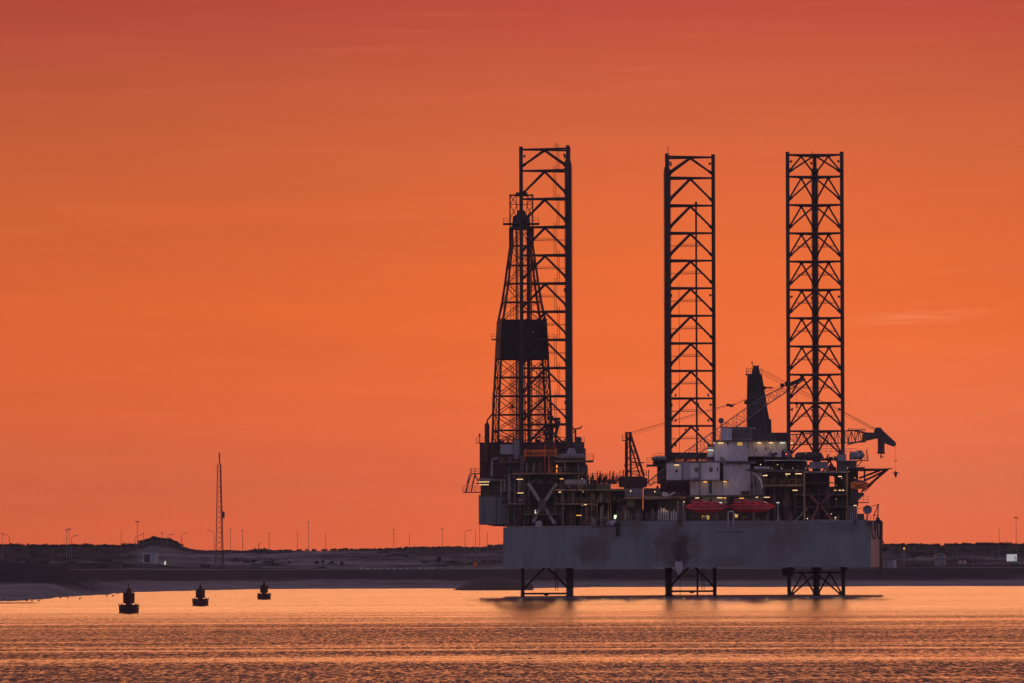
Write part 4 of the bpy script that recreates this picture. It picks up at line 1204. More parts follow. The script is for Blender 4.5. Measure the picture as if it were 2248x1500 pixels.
# wind wall
wt, wb = dcor(704, 110), dcor(789, 120)
o_ = Vector((dcx, DC, 0))
mb = MB()
for j in range(4):
    a, b, c, d = wt[j], wt[(j + 1) % 4], wb[(j + 1) % 4], wb[j]
    nn = (b - a).cross(d - a).normalized() * .15
    mb.add([a, b, c, d, a + nn, b + nn, c + nn, d + nn], [(0, 1, 2, 3), (7, 6, 5, 4), (0, 4, 5, 1), (1, 5, 6, 2), (2, 6, 7, 3), (3, 7, 4, 0)])
M['windwall'] = paint('wind_wall_sheet', (0.020, 0.014, 0.016), 0.6, 0.35, 0.3)
ww = part(mb, 'wind_wall', 'windwall', der)
rb = MB()
for k in range(14):
    q = (k + .5) / 14
    p = wt[0].lerp(wt[1], q); p2 = wb[0].lerp(wb[1], q)
    part(MB().tube(p + Vector((0, -.18, 0)), p2 + Vector((0, -.18, 0)), .06, 4), 'wind_wall_rib', 'darker', der)
for j in (0, 1):
    for k in range(24):
        p = wt[j].lerp(wt[(j + 1) % 4], k / 24)
        rb.box(p.x - .12, p.x + .12, p.y - .1, p.y + .1, p.z, p.z + random.Random(k).uniform(.02, .22))
part(rb, 'wind_wall_ragged_edge', 'darker', der)
part(MB().B(1079, 744, 1091, 746, 1999, 5).B(1203, 744, 1216, 746, 1999, 5), 'monkey_board', 'dark', der)
mb = MB()
for x0, x1 in ((1079, 1090), (1205, 1216)):
    a, b = P(x0, 745, 1999), P(x1, 745, 1999); mb.rail([a, b], 1.0)
part(mb, 'monkey_board_railing', 'dark', der)
# crown: platform, block, water-table frame
part(MB().B(1104, 489.5, 1184, 491.5, 1999, 8).B(1119, 497, 1171, 503, 1999.5, 7), 'crown_platform', 'dark', der)
mb = MB()
for x0, x1 in ((1104.5, 1121), (1166, 1183)):
    a, b = P(x0, 490, 1999), P(x1, 490, 1999); part(MB().rail([Vector((a.x, 2006, a.z)), a, b], 1.0), 'crown_railing', 'dark', der)
part(MB().PR([(1126, 475), (1134, 472), (1136, 462), (1152, 462), (1156, 472), (1163, 475), (1164, 498), (1124, 498)], 2000, 4), 'crown_block', 'darker', der)
mb = MB()
for x in (1119.5, 1169.5):
    for d in (2000, 2006): mb.T(x, 427, x, 497, d, .13)
for d in (2000, 2006):
    for (a, b, c, e) in ((1119.5, 428, 1169.5, 428), (1119.5, 449, 1169.5, 449), (1119.5, 428, 1133, 449), (1133, 428, 1119.5, 449), (1157, 428, 1169.5, 449), (1169.5, 428, 1157, 449),
                         (1119.5, 449, 1136, 480), (1136, 449, 1119.5, 480), (1156, 449, 1169.5, 480), (1169.5, 449, 1156, 480), (1133, 427, 1136, 470), (1158, 427, 1156, 470)):
        mb.T(a, b, c, e, d, .08, 5)
for y in (427.5, 449):
    for x in (1119.5, 1169.5): mb.tube(P(x, y, 2000), P(x, y, 2006), .08, 5)
part(mb, 'crown_frame', 'red', der)
part(MB().B(1132, 422.5, 1158, 430, 2001, 4).B(1121, 427, 1170, 429, 2001, 4), 'crown_cap', 'darker', der)
# drill string, racked pipe and travelling block inside
part(MB().T(1133.5, 504, 1133.5, 972, 2004, .16).T(1137, 520, 1137, 972, 2006, .1).T(1142, 504, 1142, 972, 2004, .06).T(1128, 560, 1126, 972, 2004, .04).T(1122, 620, 1118, 972, 2005, .04), 'standpipe', 'red', der)
part(MB().T(1160, 500, 1161.5, 972, 2003, .42, 8).T(1166, 560, 1168, 972, 2005, .12), 'top_drive_rail', 'darker', der)
part(MB().B(1153, 700, 1168, 735, 2003, 1.5).T(1160, 735, 1160, 748, 2003, .2), 'travelling_block', 'darker', der)
for k in range(3):
    mb = MB(); rr = random.Random(k)
    for j in range(7):
        x = (1121 + j * 2.2, 1175 + j * 2.0, 1183 + j * 2.6)[k]; mb.T(x + rr.uniform(-1, 1), 800 + rr.uniform(0, 30), x, 972, 2001 + j * .7, .055, 4)
    part(mb, 'racked_pipe', 'dark', der)
mb = MB()
for (x, y) in ((1093, 852), (1158, 845), (1188, 800), (1125, 893), (1090, 948), (1152, 905), (1206, 905)):
    mb.B(x - 3, y - 3, x + 3, y + 3, 2000, 1).B(x - 6, y + 2, x + 6, y + 3.2, 2000, 1)
part(mb, 'derrick_lamp_box', 'darker', der)
part(MB().B(1085, 869, 1125, 871.5, 1998, 3).B(1160, 869, 1178, 871.5, 1998, 3), 'derrick_walkway', 'dark', der)
a, b = P(1086, 869.5, 1998), P(1122, 869.5, 1998); c, d = P(1164, 869.5, 1998), P(1178, 869.5, 1998)
part(MB().rail([a, b], 1.1).rail([c, d], 1.1).rail([P(1082, 973, 1998), P(1140, 973, 1998)], 2.0, .05, 1.2, 3), 'derrick_railing', 'red', der)
lad = MB()
for x in (1081, 1085): lad.T(x, 860, x - 1, 972, 1997, .05, 4)
for k in range(26): lad.T(1081, 864 + k * 4, 1084.5, 864 + k * 4, 1997, .03, 3)
part(lad, 'derrick_ladder', 'dark', der)
for (x, y, w, h) in ((1208, 918, 7, 9), (1222, 920, 8, 6), (1214, 935, 12, 9), (1200, 952, 8, 8)):
    part(MB().B(x - w, y - h * .5, x + w, y + h * .5, 1997 + w * .1, 1.5).T(x, y + h * .5, x - 3, 972, 1997.6, .2), 'winch_house', 'darker')
part(MB().T(1228, 924, 1218, 960, 1997, .3).T(1200, 930, 1212, 970, 1998, .3).T(1212, 917, 1224, 930, 1998, .25), 'iron_roughneck', 'darker')
lampdot(1170, 729, 1996, 'lampo', .6)
lampdot(1183, 964, 1996, 'lampo', .8); lampdot(1158, 962, 1996, 'lampo', .7)

# ---------------- left leg jack house
bk = panel_box(1112, 1045, 1292, 1156, 1992.5, 3, 'dark', 'jackhouse_bulkhead', 9)
part(MB().B(1152, 985, 1286, 1046, 1992, 4), 'jackhouse_upper_wall', 'darker')
for (x0, x1, y, d, dep, th, rl) in ((1094, 1152, 1013, 1990, 5, 3.5, True), (1218, 1303, 1010.5, 1976, 8, 4.5, False), (1122, 1282, 1038, 1976, 6, 3.5, True), (1084, 1152, 1078, 1984, 8, 3, True),
                               (1218, 1290, 1074, 1975, 8, 3.5, True), (1112, 1154, 1105, 1976, 8, 3, True), (1216, 1300, 1105, 1976, 8, 3, True), (1150, 1232, 1128, 1976, 4, 2.2, True)):
    platform(x0, x1, y, d, dep, th, 'ochre', rl)
a, b = P(1284, 1010.5, 1976), P(1303, 1010.5, 1976)
part(MB().rail([a, b, b + Vector((0, 6, 0))], 1.2, .045, .9, 3), 'railing', 'ochre')
# raw leg guide collar round the right chord
c = P(1254, 1002, 1979.6)
part(MB().lathe(c, [(.6, 1.6), (1.0, .6), (2.3, .5), (2.9, 0), (2.9, -.3), (2.2, -.7)], 18), 'leg_guide_collar', 'grey')
part(MB().B(1256, 972, 1283, 1011, 1988, 6), 'jackhouse_top_box', 'dark')
part(MB().rail([P(1258, 972, 1988), P(1283, 972, 1988)], 1.1), 'railing', 'dark')
part(MB().lathe(P(1270, 967, 1990), [(.2, -.7), (.6, -.5), (.65, .4), (.4, .7)], 12).T(1262, 971, 1262, 945, 1989, .07).T(1264, 945, 1257, 937, 1989, .08), 'vent_head', 'dark')
part(MB().T(1258, 943, 1274, 940, 1987, .14).T(1274, 941, 1277, 935, 1987, .14).T(1258, 951, 1265, 942, 1987, .1).T(1264, 942, 1264, 972, 1987, .12), 'jib_arm', 'dark')
part(MB().B(1276, 1020, 1290, 1040, 1978, 3), 'side_locker', 'dark'); part(MB().rail([P(1280, 1040, 1976), P(1291, 1040, 1976)], 1.3, .04, .7, 3), 'railing', 'dark')
clutter(1092, 958, 1140, 972, 1999, 2006, 5, 81, ('dark', 'red', 'mid')); clutter(1160, 960, 1256, 972, 1999, 2006, 9, 82, ('dark', 'red', 'darker')); clutter(1276, 1022, 1300, 1062, 1980, 1988, 4, 83, ('dark', 'olive', 'maroon'))
clutter(1104, 1016, 1150, 1052, 1988, 1994, 6, 84, ('dark', 'mid', 'maroon')); clutter(1300, 1036, 1366, 1060, 1988, 1993, 8, 85, ('red', 'dark', 'maroon'))
part(MB().rail([P(1092, 972, 1997.6), P(1160, 972, 1997.6)], 1.1, .045, 1.0, 3), 'railing', 'ochre'); part(MB().rail([P(1218, 1010, 1975.9), P(1284, 1010, 1975.9)], 1.2, .045, .9, 3), 'railing', 'ochre')
for (x, y0, y1) in ((1100, 1056, 1090), (1107, 1054, 1078), (1119, 1040, 1106), (1139, 1046, 1078), (1156, 1016, 1038), (1172, 1016, 1038), (1240, 1016, 1038), (1270, 1016, 1074), (1236, 1078, 1156), (1257, 1078, 1105)):
    part(MB().T(x, y0, x, y1, 1976.6, .11, 6).T(x, (y0 + y1) / 2, x + 5, (y0 + y1) / 2, 1976.6, .08, 6), 'riser_line', 'mid')
# big X brace and jack columns
for (x0, y0, x1, y1) in ((1159.5, 1061, 1191, 1110), (1222, 1062, 1190, 1110), (1190, 1106, 1170.5, 1147), (1191, 1106, 1217, 1150)):
    part(MB().T(x0, y0, x1, y1, 1977, .34, 10), 'jack_brace', 'grey')
part(MB().PR([(1183, 1096), (1198, 1096), (1199, 1118), (1182, 1118)], 1976.6, .5), 'brace_gusset', 'dark')
for (x0, y0, x1, y1) in ((1177, 1080, 1196, 1058), (1202, 1058, 1218, 1078)): part(MB().T(x0, y0, x1, y1, 1985, .25, 8), 'jack_brace', 'mid')
columns((1152, 1160, 1220, 1232), 1042, 1156, 1980, .3, 'dark'); columns((1116, 1130, 1244, 1262, 1276, 1288), 1042, 1155, 1981, .13, 'mid')
part(MB().T(1147.3, 1000, 1147.3, 1156, 1983.5, .5, 10), 'chord_housing', 'dark'); part(MB().T(1251, 1012, 1251, 1156, 1983, .65, 10), 'chord_housing', 'dark')
c = P(1263, 1059, 1978)
part(MB().lathe(c, [(.25, -2.2), (.6, -2.0), (.66, -1.6), (.66, 1.6), (.6, 2.0), (.25, 2.2)], 14, 'X').B(1248, 1062, 1251, 1072, 1978, .6).B(1276, 1062, 1279, 1072, 1978, .6), 'horizontal_tank', 'grey')
part(MB().lathe(P(1183, 1150, 1976.5), [(.7, -.6), (.7, .1), (.5, .5), (.2, .62)], 14), 'dome_vent', 'grey')
clutter(1156, 1108, 1232, 1156, 1978, 1990, 9, 11); clutter(1112, 1110, 1152, 1156, 1978, 1990, 5, 12); clutter(1226, 1110, 1292, 1156, 1978, 1990, 9, 13)
clutter(1156, 1015, 1280, 1038, 1979, 1990, 12, 14); clutter(1226, 1080, 1290, 1105, 1977, 1986, 7, 15); clutter(1096, 1056, 1152, 1078, 1986, 1993, 5, 16); clutter(1100, 1084, 1152, 1106, 1978, 1986, 4, 17)
clutter(1158, 1048, 1226, 1062, 1979, 1984, 8, 18, ('mid', 'grey', 'dark')); clutter(1090, 996, 1150, 1013, 1991, 1993, 6, 19)
clutter(1226, 1044, 1284, 1052, 1980, 1986, 5, 20); clutter(1252, 985, 1282, 1010, 1981, 1986, 4, 21)
for (x0, x1, y, m) in ((1134, 1148, 1052.5, 'lampw'), (1136, 1149, 1082.5, 'lampw'), (1229, 1237, 1051.5, 'lampo'), (1226, 1232, 1080.8, 'lampw'), (1282, 1288, 1108, 'lampw'), (1265, 1277, 1131.7, 'lampo')):
    lampbar(x0, x1, y, 1975.2, m, 1.5)
for (x, y, m, r) in ((1278, 1051.5, 'lampb', .9), (1280, 1079.8, 'lampb', .8), (1278.5, 1110, 'lampb', .7)): lampdot(x, y, 1975, m, r)
part(MB().B(1174.3, 1120, 1176, 1134, 1978, .1), 'deck_lamp', 'lampc')
part(MB().B(1221, 1021, 1224, 1027, 1975.5, .1).B(1221.3, 1030, 1223, 1038, 1975.5, .1), 'sky_gap_glow', glow('orange_sky_gap', (1, .25, .03), 1.5))  # glowing strips stand in for orange sky seen through a gap
# orange name board
nb = part(MB().B(1151, 987.5, 1222, 1002, 1975.5, .15), 'name_board', 'orange', label='orange board with the rig name in dark letters')
k = S(1975.4)
text_mesh('lettering', 'PARAGON', 1.0, P(1156.5, 999.6, 1975.38), 'ink', nb, width=37.5 * k, height=8.4 * k, ext=.03)
text_mesh('lettering', 'B391', 1.0, P(1199.5, 999.6, 1975.38), 'ink', nb, width=18.5 * k, height=8.4 * k, ext=.03)
part(MB().B(1150, 986.8, 1156, 1002.8, 1975.2, .2).B(1194.3, 986, 1197.3, 1002.8, 1975.2, .2).B(1218, 986, 1223, 1003, 1975.2, .2), 'board_post', 'orange', nb)
part(MB().T(1151.5, 1003, 1151.5, 1014, 1975.6, .1).T(1205, 1003, 1205, 1038, 1975.6, .14).T(1196, 976, 1196, 1036, 1975.9, .09).T(1218, 971, 1218, 987, 1975.6, .09), 'board_strut', paint('red_strut', (.5, .06, .05), .5), nb)
mb = MB()
for x in range(1196, 1220, 3): mb.T(x, 968, x, 986, 1976.5, .04, 4)
mb.T(1195, 968, 1219, 968, 1976.5, .06).T(1195, 977, 1219, 977, 1976.5, .04)
part(mb, 'ladder_cage', 'ochre', nb)

# ---------------- middle deck between the legs
dk = [(1286, 1062, 1312, 1156, 1988, 4, 'olive'), (1308, 1062, 1341, 1104, 1984, 6, 'olive'), (1307, 1104, 1343, 1156, 1990.5, 5, 'darker'), (1340, 1073, 1374, 1156, 1990, 6, 'darker'),
      (1296, 1082, 1306, 1120, 1979, 3, 'olive'), (1371, 1073, 1411.2, 1096, 1986, 6, 'mid'), (1355, 1096, 1386, 1144, 1984, 5, 'dark'), (1392, 1096, 1411.0, 1143, 1987, 4, 'mid'), (1376, 1098, 1393, 1112, 1980, 3, 'olive')]
for i, (x0, y0, x1, y1, d, dep, m) in enumerate(dk): panel_box(x0, y0, x1, y1, d, dep, m, 'deck_module', 4)
platform(1286, 1374, 1074, 1978, 9, 3.2, 'olive', True); platform(1372, 1411, 1092, 1978, 8, 3.6, 'ochre', False); platform(1284, 1312, 1106, 1977, 4, 3, 'olive', True)
mb = MB()
a, b = P(1288, 1062, 1990), P(1358, 1062, 1990)
mb.rail([a, b], 2.0, .045, .42, 6)
part(mb, 'pipe_rack_fence', 'red')
columns((1289, 1311, 1317.5, 1339, 1346.5), 1034, 1064, 1985, .11, 'red', 'post')
columns((1369, 1424), 1032, 1062, 1990, .11, 'red', 'post')
clutter(1288, 1046, 1356, 1063, 1984, 1992, 11, 31, ('darker', 'dark', 'red', 'olive'), 'pipe_rack_load'); clutter(1286, 1110, 1372, 1154, 1974, 1984, 12, 32, ('maroon', 'mid', 'dark', 'olive'))
clutter(1290, 1078, 1372, 1104, 1976, 1984, 8, 33); clutter(1356, 1112, 1408, 1144, 1975, 1983, 6, 34)
columns((1299, 1311, 1336, 1341), 1096, 1156, 1974, .09, 'ochre')
part(MB().T(1312, 1138, 1334, 1138, 1974, .08).T(1300, 1146, 1300, 1155, 1974, .1), 'handrail', 'ochre')
part(MB().T(1365, 1143, 1408, 1143, 1971, .08).rail([P(1362, 1157, 1969.7), P(1408, 1157, 1969.7)], 1.15, .05, 1.0, 2), 'railing', 'ochre')
part(MB().B(1360, 1132, 1365.5, 1148, 1971, .5), 'bollard', 'maroon')
# white mooring winch, lit sign, hanging fender
t = thing('mooring_winch', P(1343, 1156, 1970.7), 'pale humped winch on the hull edge left of the hanging fender', 'winch')
MB().PR([(1332.5, 1152), (1334, 1147), (1340, 1144), (1346, 1141), (1352.5, 1141), (1353, 1146), (1349, 1150), (1346, 1153), (1336, 1154)], 1970.6, 1.2).build('cover', 'light', t)
MB().lathe(P(1337, 1151, 1970.5), [(.06, -.1), (.22, -.05), (.22, .05), (.06, .1)], 10, 'Y').build('drum', 'maroon', t)
MB().B(1333, 1153.5, 1354, 1155.5, 1970.5, 1.5).T(1353, 1136, 1353, 1155, 1970.4, .07).build('bed_frame', 'dark', t)
part(MB().B(1348, 1131, 1353.5, 1139, 1972, .12), 'lit_cabinet', glow('greenish_lamp', (.75, 1, .6), 1.6))
t = thing('fender', P(1356.5, 1178, 1969.2), 'long black rubber fender hanging over the hull edge', 'fender')
MB().lathe(P(1356.2, 1164, 1969.3), [(.08, -1.25), (.3, -1.1), (.36, -.6), (.36, .7), (.28, 1.1), (.08, 1.25)], 14).build('rubber_body', 'rubber', t)
MB().T(1355, 1152, 1354, 1143, 1969.4, .05).T(1357.5, 1152, 1359, 1143, 1969.4, .05).build('hanging_chain', 'darker', t)
lampdot(1384.7, 1078.3, 1977, 'lampb', 1.5); lampdot(1437.5, 1079.5, 1977, 'lampb', 1.4); lampdot(1458, 1117.3, 1973, 'lampo', .9)

# right of the slit: from x 1414
for (x0, y0, x1, y1, d, dep, m) in [(1413.0, 1096, 1444, 1143, 1992, 5, 'maroon'), (1444, 1094, 1506, 1143, 1990, 5, 'mid'), (1413.2, 1072, 1450, 1094, 1994, 4, 'olive'), (1450, 1062, 1517, 1090, 2003, 4, 'maroon')]:
    panel_box(x0, y0, x1, y1, d, dep, m, 'deck_module', 4)
part(MB().B(1409, 1119, 1416, 1143, 1997, 1), 'deck_module', 'dark')
platform(1414.5, 1506, 1089, 1980, 10, 4, 'olive', True, rh=9); part(MB().PR([(1412, 1093), (1506, 1089), (1506, 1093), (1440, 1096), (1412, 1097)], 1978.5, 2), 'deck_edge_beam', 'ochre')
part(MB().B(1454, 1081, 1466, 1090, 1979, 2).PR([(1466, 1090), (1466, 1086), (1480, 1080), (1484, 1082), (1470, 1090)], 1979.4, .3), 'tarpaulin_crate', 'light')
clutter(1416, 1074, 1506, 1089, 1983, 1990, 11, 41, ('olive', 'maroon', 'dark', 'mid', 'ochre')); clutter(1416, 1098, 1446, 1143, 1975, 1988, 4, 42, ('dark', 'darker')); clutter(1444, 1060, 1516, 1076, 1996, 2002, 8, 43, ('maroon', 'red', 'dark'))
part(MB().PR([(1443, 1108), (1452, 1097), (1466, 1094), (1474, 1098), (1468, 1106), (1456, 1113), (1446, 1116)], 1982, 3), 'canvas_cover', 'darker')
for i, x in enumerate((1446, 1451.5, 1457, 1462, 1466.5, 1474, 1479, 1484.5)):
    hgt = (24, 30, 26, 24, 22, 20, 24, 20)[i]
    c = P(x, 1143, 1972.5)
    t = tag(MB().lathe(c, [(.13, 0), (.15, .1), (.15, hgt * S(1972) * .85), (.09, hgt * S(1972) * .93), (.05, hgt * S(1972))], 10).build('gas_cylinder', 'light'), 'upright grey gas cylinder in the rack on deck left of the red lifeboats', 'gas cylinder', 'gas cylinders racked left of the lifeboats')
columns((1488, 1500), 1100, 1143, 1973, .12, 'mid')
part(MB().path([P(1504, 1143, 1970), P(1505, 1130, 1970), P(1508, 1126, 1970)], .1), 'davit_arm', 'mid')
part(MB().B(1488, 1142, 1497, 1144.5, 1969.5, 1).B(1484, 1147, 1489, 1150, 1969.6, .4).B(1493, 1146, 1496, 1156, 1969.6, .4), 'fairlead', 'dark', hull)

# ---------------- middle leg jack house
part(MB().B(1444, 1016, 1464, 1062, 2020, 10), 'jackhouse_column', 'dark'); part(MB().B(1436, 1008, 1482, 1018, 2019, 20), 'jackhouse_deck', 'darker')
pl = platform(1420, 1470, 1020, 2018, 8, 4, 'dark', False)
part(MB().rail([P(1420, 1020, 2026), P(1420, 1020, 2018), P(1436, 1020, 2018)], 1.35, .05, .8, 3), 'railing', 'dark', pl)
part(MB().rail([P(1435, 1005, 2020), P(1464, 1005, 2020)], .9, .04, 1.0, 2), 'railing', 'dark')
c = P(1447, 1007, 2018)
part(MB().lathe(c, [(.1, -1.6), (.4, -1.2), (.5, -.4), (.5, 1.0), (.4, 1.5)], 14, 'X'), 'leg_guide_collar', 'grey')
part(MB().B(1470, 995, 1552, 1005.5, 2020, 20), 'jackhouse_bridge', 'darker')
part(MB().B(1470, 1014, 1520, 1020, 2021, 18), 'jackhouse_bridge', 'darker')
r_ = random.Random(5)
mb = MB()
for x in range(1478, 1552, 4): mb.T(x, 1005, x + r_.uniform(-1, 1), 1016, 2022, r_.uniform(.05, .16), 4)
mb.T(1476, 1009, 1552, 1009, 2022, .07).T(1476, 1012, 1552, 1013, 2022, .08)
part(mb, 'jack_gear_frame', 'dark')
part(MB().B(1500, 1020, 1606, 1090, 2018, 22), 'jackhouse_wall', 'dark'); part(MB().B(1462, 1055, 1518, 1062, 2010, 20), 'jackhouse_floor', 'dark')

# ---------------- accommodation block
acc = panel_box(1569, 969, 1641.5, 1012.5, 1985, 14, 'white', 'accommodation_block', 0, label='stacked white living quarters right of the middle leg')
def house(x0, y0, x1, y1, d, dep=12, mat='white', ribs=0, name='deckhouse'):
    o = part(MB().B(x0, y0, x1, y1, d, dep), name, mat, acc)
    e = MB().B(x0 - .6, y0 - 1.2, x1 + .6, y0 + .4, d - .15, dep + .3)
    part(e, 'roof_edge', 'mid', acc)
    return o
house(1641.5, 967, 1731, 1002, 1987); house(1583, 938.5, 1606.5, 967, 1988, 6); house(1606.5, 938.5, 1651.5, 967, 1990, 6, 'mid'); house(1553.5, 981, 1567.5, 1003, 1986, 5)  # mid grey on the top house's right face is its shade painted in
house(1464, 1017, 1496.5, 1054, 1986, 8); house(1497, 1015.5, 1516, 1053, 1987, 8); house(1516, 1016, 1537, 1055, 1984.5, 10); house(1537.3, 1015, 1580, 1054, 1984, 12)
house(1516, 1055.5, 1600, 1087.5, 1986.5, 12); house(1588, 1018, 1647, 1087.5, 1985.5, 14); house(1580, 1014, 1660, 1018, 1985, 12, 'mid'); house(1647, 1038, 1673, 1087, 1987.5, 10, 'light')
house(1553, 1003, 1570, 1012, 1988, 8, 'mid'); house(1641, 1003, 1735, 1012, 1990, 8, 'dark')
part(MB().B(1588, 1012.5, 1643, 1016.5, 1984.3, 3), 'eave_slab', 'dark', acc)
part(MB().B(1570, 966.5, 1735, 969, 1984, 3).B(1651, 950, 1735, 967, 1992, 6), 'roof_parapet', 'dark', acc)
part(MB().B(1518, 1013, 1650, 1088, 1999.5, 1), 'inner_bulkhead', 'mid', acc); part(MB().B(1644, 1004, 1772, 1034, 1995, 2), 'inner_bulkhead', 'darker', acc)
# shipping-container style doors, windows
w_ = MB()
for (x0, y0, x1, y1, d, m) in ((1525, 1026.5, 1532.5, 1036.5, 1984.4, 'brownglass'), (1557, 1026, 1564.5, 1036.5, 1983.9, 'brownglass'), (1483, 1031, 1488, 1037, 1985.9, 'glass'), (1574, 1026, 1576.3, 1035, 1983.9, 'glass'),
                              (1619, 971.5, 1629.5, 978, 1984.9, 'lampd'), (1660, 985, 1662, 991, 1986.9, 'glass'), (1680.5, 982, 1683, 988, 1986.9, 'glass'), (1596, 969.5, 1599.5, 977, 1984.9, 'glass'),
                              (1627, 1078, 1645, 1087, 1985.4, 'maroon'), (1640.5, 979, 1643, 984, 1984.5, 'glass')):
    wn = part(MB().B(x0, y0, x1, y1, d, .1), 'window', m, acc)
for (x0, y0, x1, y1, d) in ((1556, 1056, 1562.5, 1084, 1986.4), (1649.5, 1060, 1652, 1072, 1987.4)): part(MB().B(x0, y0, x1, y1, d, .1), 'door', 'glass', acc)
for i in range(5): part(MB().B(1610.5 + i * 7.6, 943.5, 1616.5 + i * 7.6, 951, 1989.9, .1), 'window', 'glass', acc)
part(MB().B(1606, 951.5, 1651, 953.2, 1989.4, .4).B(1606, 958, 1651, 959.5, 1989.4, .4), 'window_ledge', 'ochre', acc)
for (x0, x1, y0, y1, d, n) in ((1569, 1641, 970, 1012, 1984.95, 5), (1516, 1600, 1056, 1087, 1986.45, 9), (1588, 1647, 1019, 1087, 1985.45, 5), (1641, 1731, 968, 1001, 1986.95, 7), (1464, 1496, 1018, 1053, 1985.95, 4), (1583, 1606, 939, 966, 1987.95, 4)):
    for k in range(1, n): x = x0 + (x1 - x0) * k / n; part(MB().B(x - .25, y0, x + .25, y1, d, .06), 'plate_seam', 'light', acc)
part(MB().B(1464, 1054, 1600, 1055.8, 1983.7, 2).B(1500, 1053, 1537, 1055, 1983.5, 2).B(1506, 1087, 1675, 1090.5, 1982, 6).B(1519, 1049, 1536, 1050.2, 1984.2, .4), 'floor_slab', 'dark', acc)
part(MB().T(1536, 1012, 1536, 1087, 1983.7, .2).T(1498, 1018, 1498, 1054, 1985.5, .1).T(1656, 1040, 1656, 1143, 1984, .35, 10).T(1581, 1005, 1590, 1010, 1984, .3).T(1590, 1010, 1590, 1020, 1984, .3), 'service_duct', 'mid', acc)
mb = MB()
for k in range(9): mb.B(1657, 1071 + k * 3.4, 1672, 1072.2 + k * 3.4, 1983, .1)
mb.T(1657, 1068, 1657, 1102, 1983, .07).T(1672, 1068, 1672, 1102, 1983, .07)
part(mb, 'wall_ladder', 'light', acc)
part(MB().rail([P(1570, 967, 1985), P(1584, 967, 1985)], 1.0).rail([P(1652, 967, 1987), P(1728, 967, 1987)], .8, .04).rail([P(1583, 938, 1988), P(1650, 938, 1988)], .9, .035, 1.2), 'roof_railing', 'dark', acc)
mb = MB()
for k in range(9):
    a = math.pi * k / 8
    x = 1697 + 5 * k / 2; 
    mb.path([P(x, 966, 1990), P(x + .5, 954 + (k % 3), 1990), P(x + 3, 952, 1990), P(x + 4.5, 958, 1990)], .05, 4)
part(mb, 'vent_hoops', 'red', acc)
# lamps on the house
for (x0, x1, y, d, m) in ((1576.5, 1588, 972.7, 1984.6, 'lampw'), (1662, 1671, 972.3, 1986.5, 'lampw'), (1688, 1697.5, 972.3, 1986.5, 'lampw'), (1712, 1723.5, 972.3, 1986.5, 'lampc'), (1733, 1741, 972.5, 1986.5, 'lampw'),
                         (1553.5, 1566, 988.3, 1985.6, 'lampc'), (1480, 1491, 1021, 1985.5, 'lampw'), (1544, 1552, 1058, 1985.9, 'lampo'), (1588, 1595, 1057.3, 1985, 'lampo'), (1566.5, 1568.5, 973, 1984.5, 'lampb')):
    lampbar(x0, x1, y, d, m, 1.8)
    part(MB().B(x0 - .6, y - 2.2, x1 + .6, y - 1.2, d - .2, .5), 'lamp_hood', 'mid')
for (x, y, m, r) in ((1656, 940.5, 'lampb', .6), (1670, 1020, 'lampb', 1.2), (1707, 1020.3, 'lampo', 1.2), (1695, 1028.8, 'lampb', .7), (1716.3, 1028.4, 'lampb', .7), (1740.5, 1027.8, 'lampb', .7), (1769.5, 1028, 'lampb', .8), (1769.3, 1012, 'lampb', .7), (1769.3, 995, 'lampb', .7),
                  (1726, 997.3, 'lampr', 1.3), (1836, 1066, 'lampb', .6), (1836, 1095.6, 'lampb', .6), (1860.5, 1027.6, 'lampb', .8), (1501.7, 1102, 'lampb', 1.3), (1772.3, 1138.8, 'lampb', 1.3), (1825, 1128.6, 'lampb', 1.0), (1834, 1136.5, 'lampb', 1.6),
                  (1834, 1141, 'lampo', .8), (1741, 973, 'lampb', .8), (1762, 975, 'lampb', .6), (1752, 982, 'lampb', .6)):
    lampdot(x, y, 1973 if y > 985 else 1983, m, r)
# clutter round the house
clutter(1690, 988, 1736, 1003, 1976, 1984, 8, 51, ('white', 'darker', 'light', 'darker', 'mid')); clutter(1606, 1018, 1640, 1020, 1984, 1985, 2, 52)

# ---------------- lifeboats under the house, and the deck below
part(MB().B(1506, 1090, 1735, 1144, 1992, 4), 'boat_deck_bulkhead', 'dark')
panel_box(1540.5, 1092, 1596, 1106, 1988, 3, 'white', 'deck_cabin'); panel_box(1613, 1093, 1656, 1104, 1988, 3, 'light', 'deck_cabin'); panel_box(1656, 1092, 1673, 1102, 1986, 3, 'light', 'deck_cabin')
columns((1518, 1599, 1602, 1676, 1703), 1090, 1143, 1978, .2, 'darker'); part(MB().B(1557, 1096, 1563, 1106, 1987.8, .3), 'cabin_door', 'darker')
for (x0, x1, y, m, d) in ((1526, 1535, 1093.3, 'lampw', 1982), (1574, 1585, 1093, 'lampw', 1982), (1586, 1594, 1093.5, 'lampo', 1982), (1623, 1633, 1094, 'lampo', 1982), (1659, 1664, 1092, 'lampw', 1982), (1677, 1689.5, 1092, 'lampw', 1976), (1577, 1585, 1104, 'lampc', 1984)):
    lampbar(x0, x1, y, d, m, 1.5)
part(MB().B(1541.5, 1132, 1557, 1140.5, 1988, .3), 'lit_locker', 'lampd'); part(MB().B(1613.5, 1129.5, 1622, 1136.5, 1988, .3), 'lit_locker', 'lampd'); lampdot(1614, 1129, 1987, 'lampb', .8); lampbar(1614, 1621, 1132.5, 1987.5, 'lampo', 1.5)
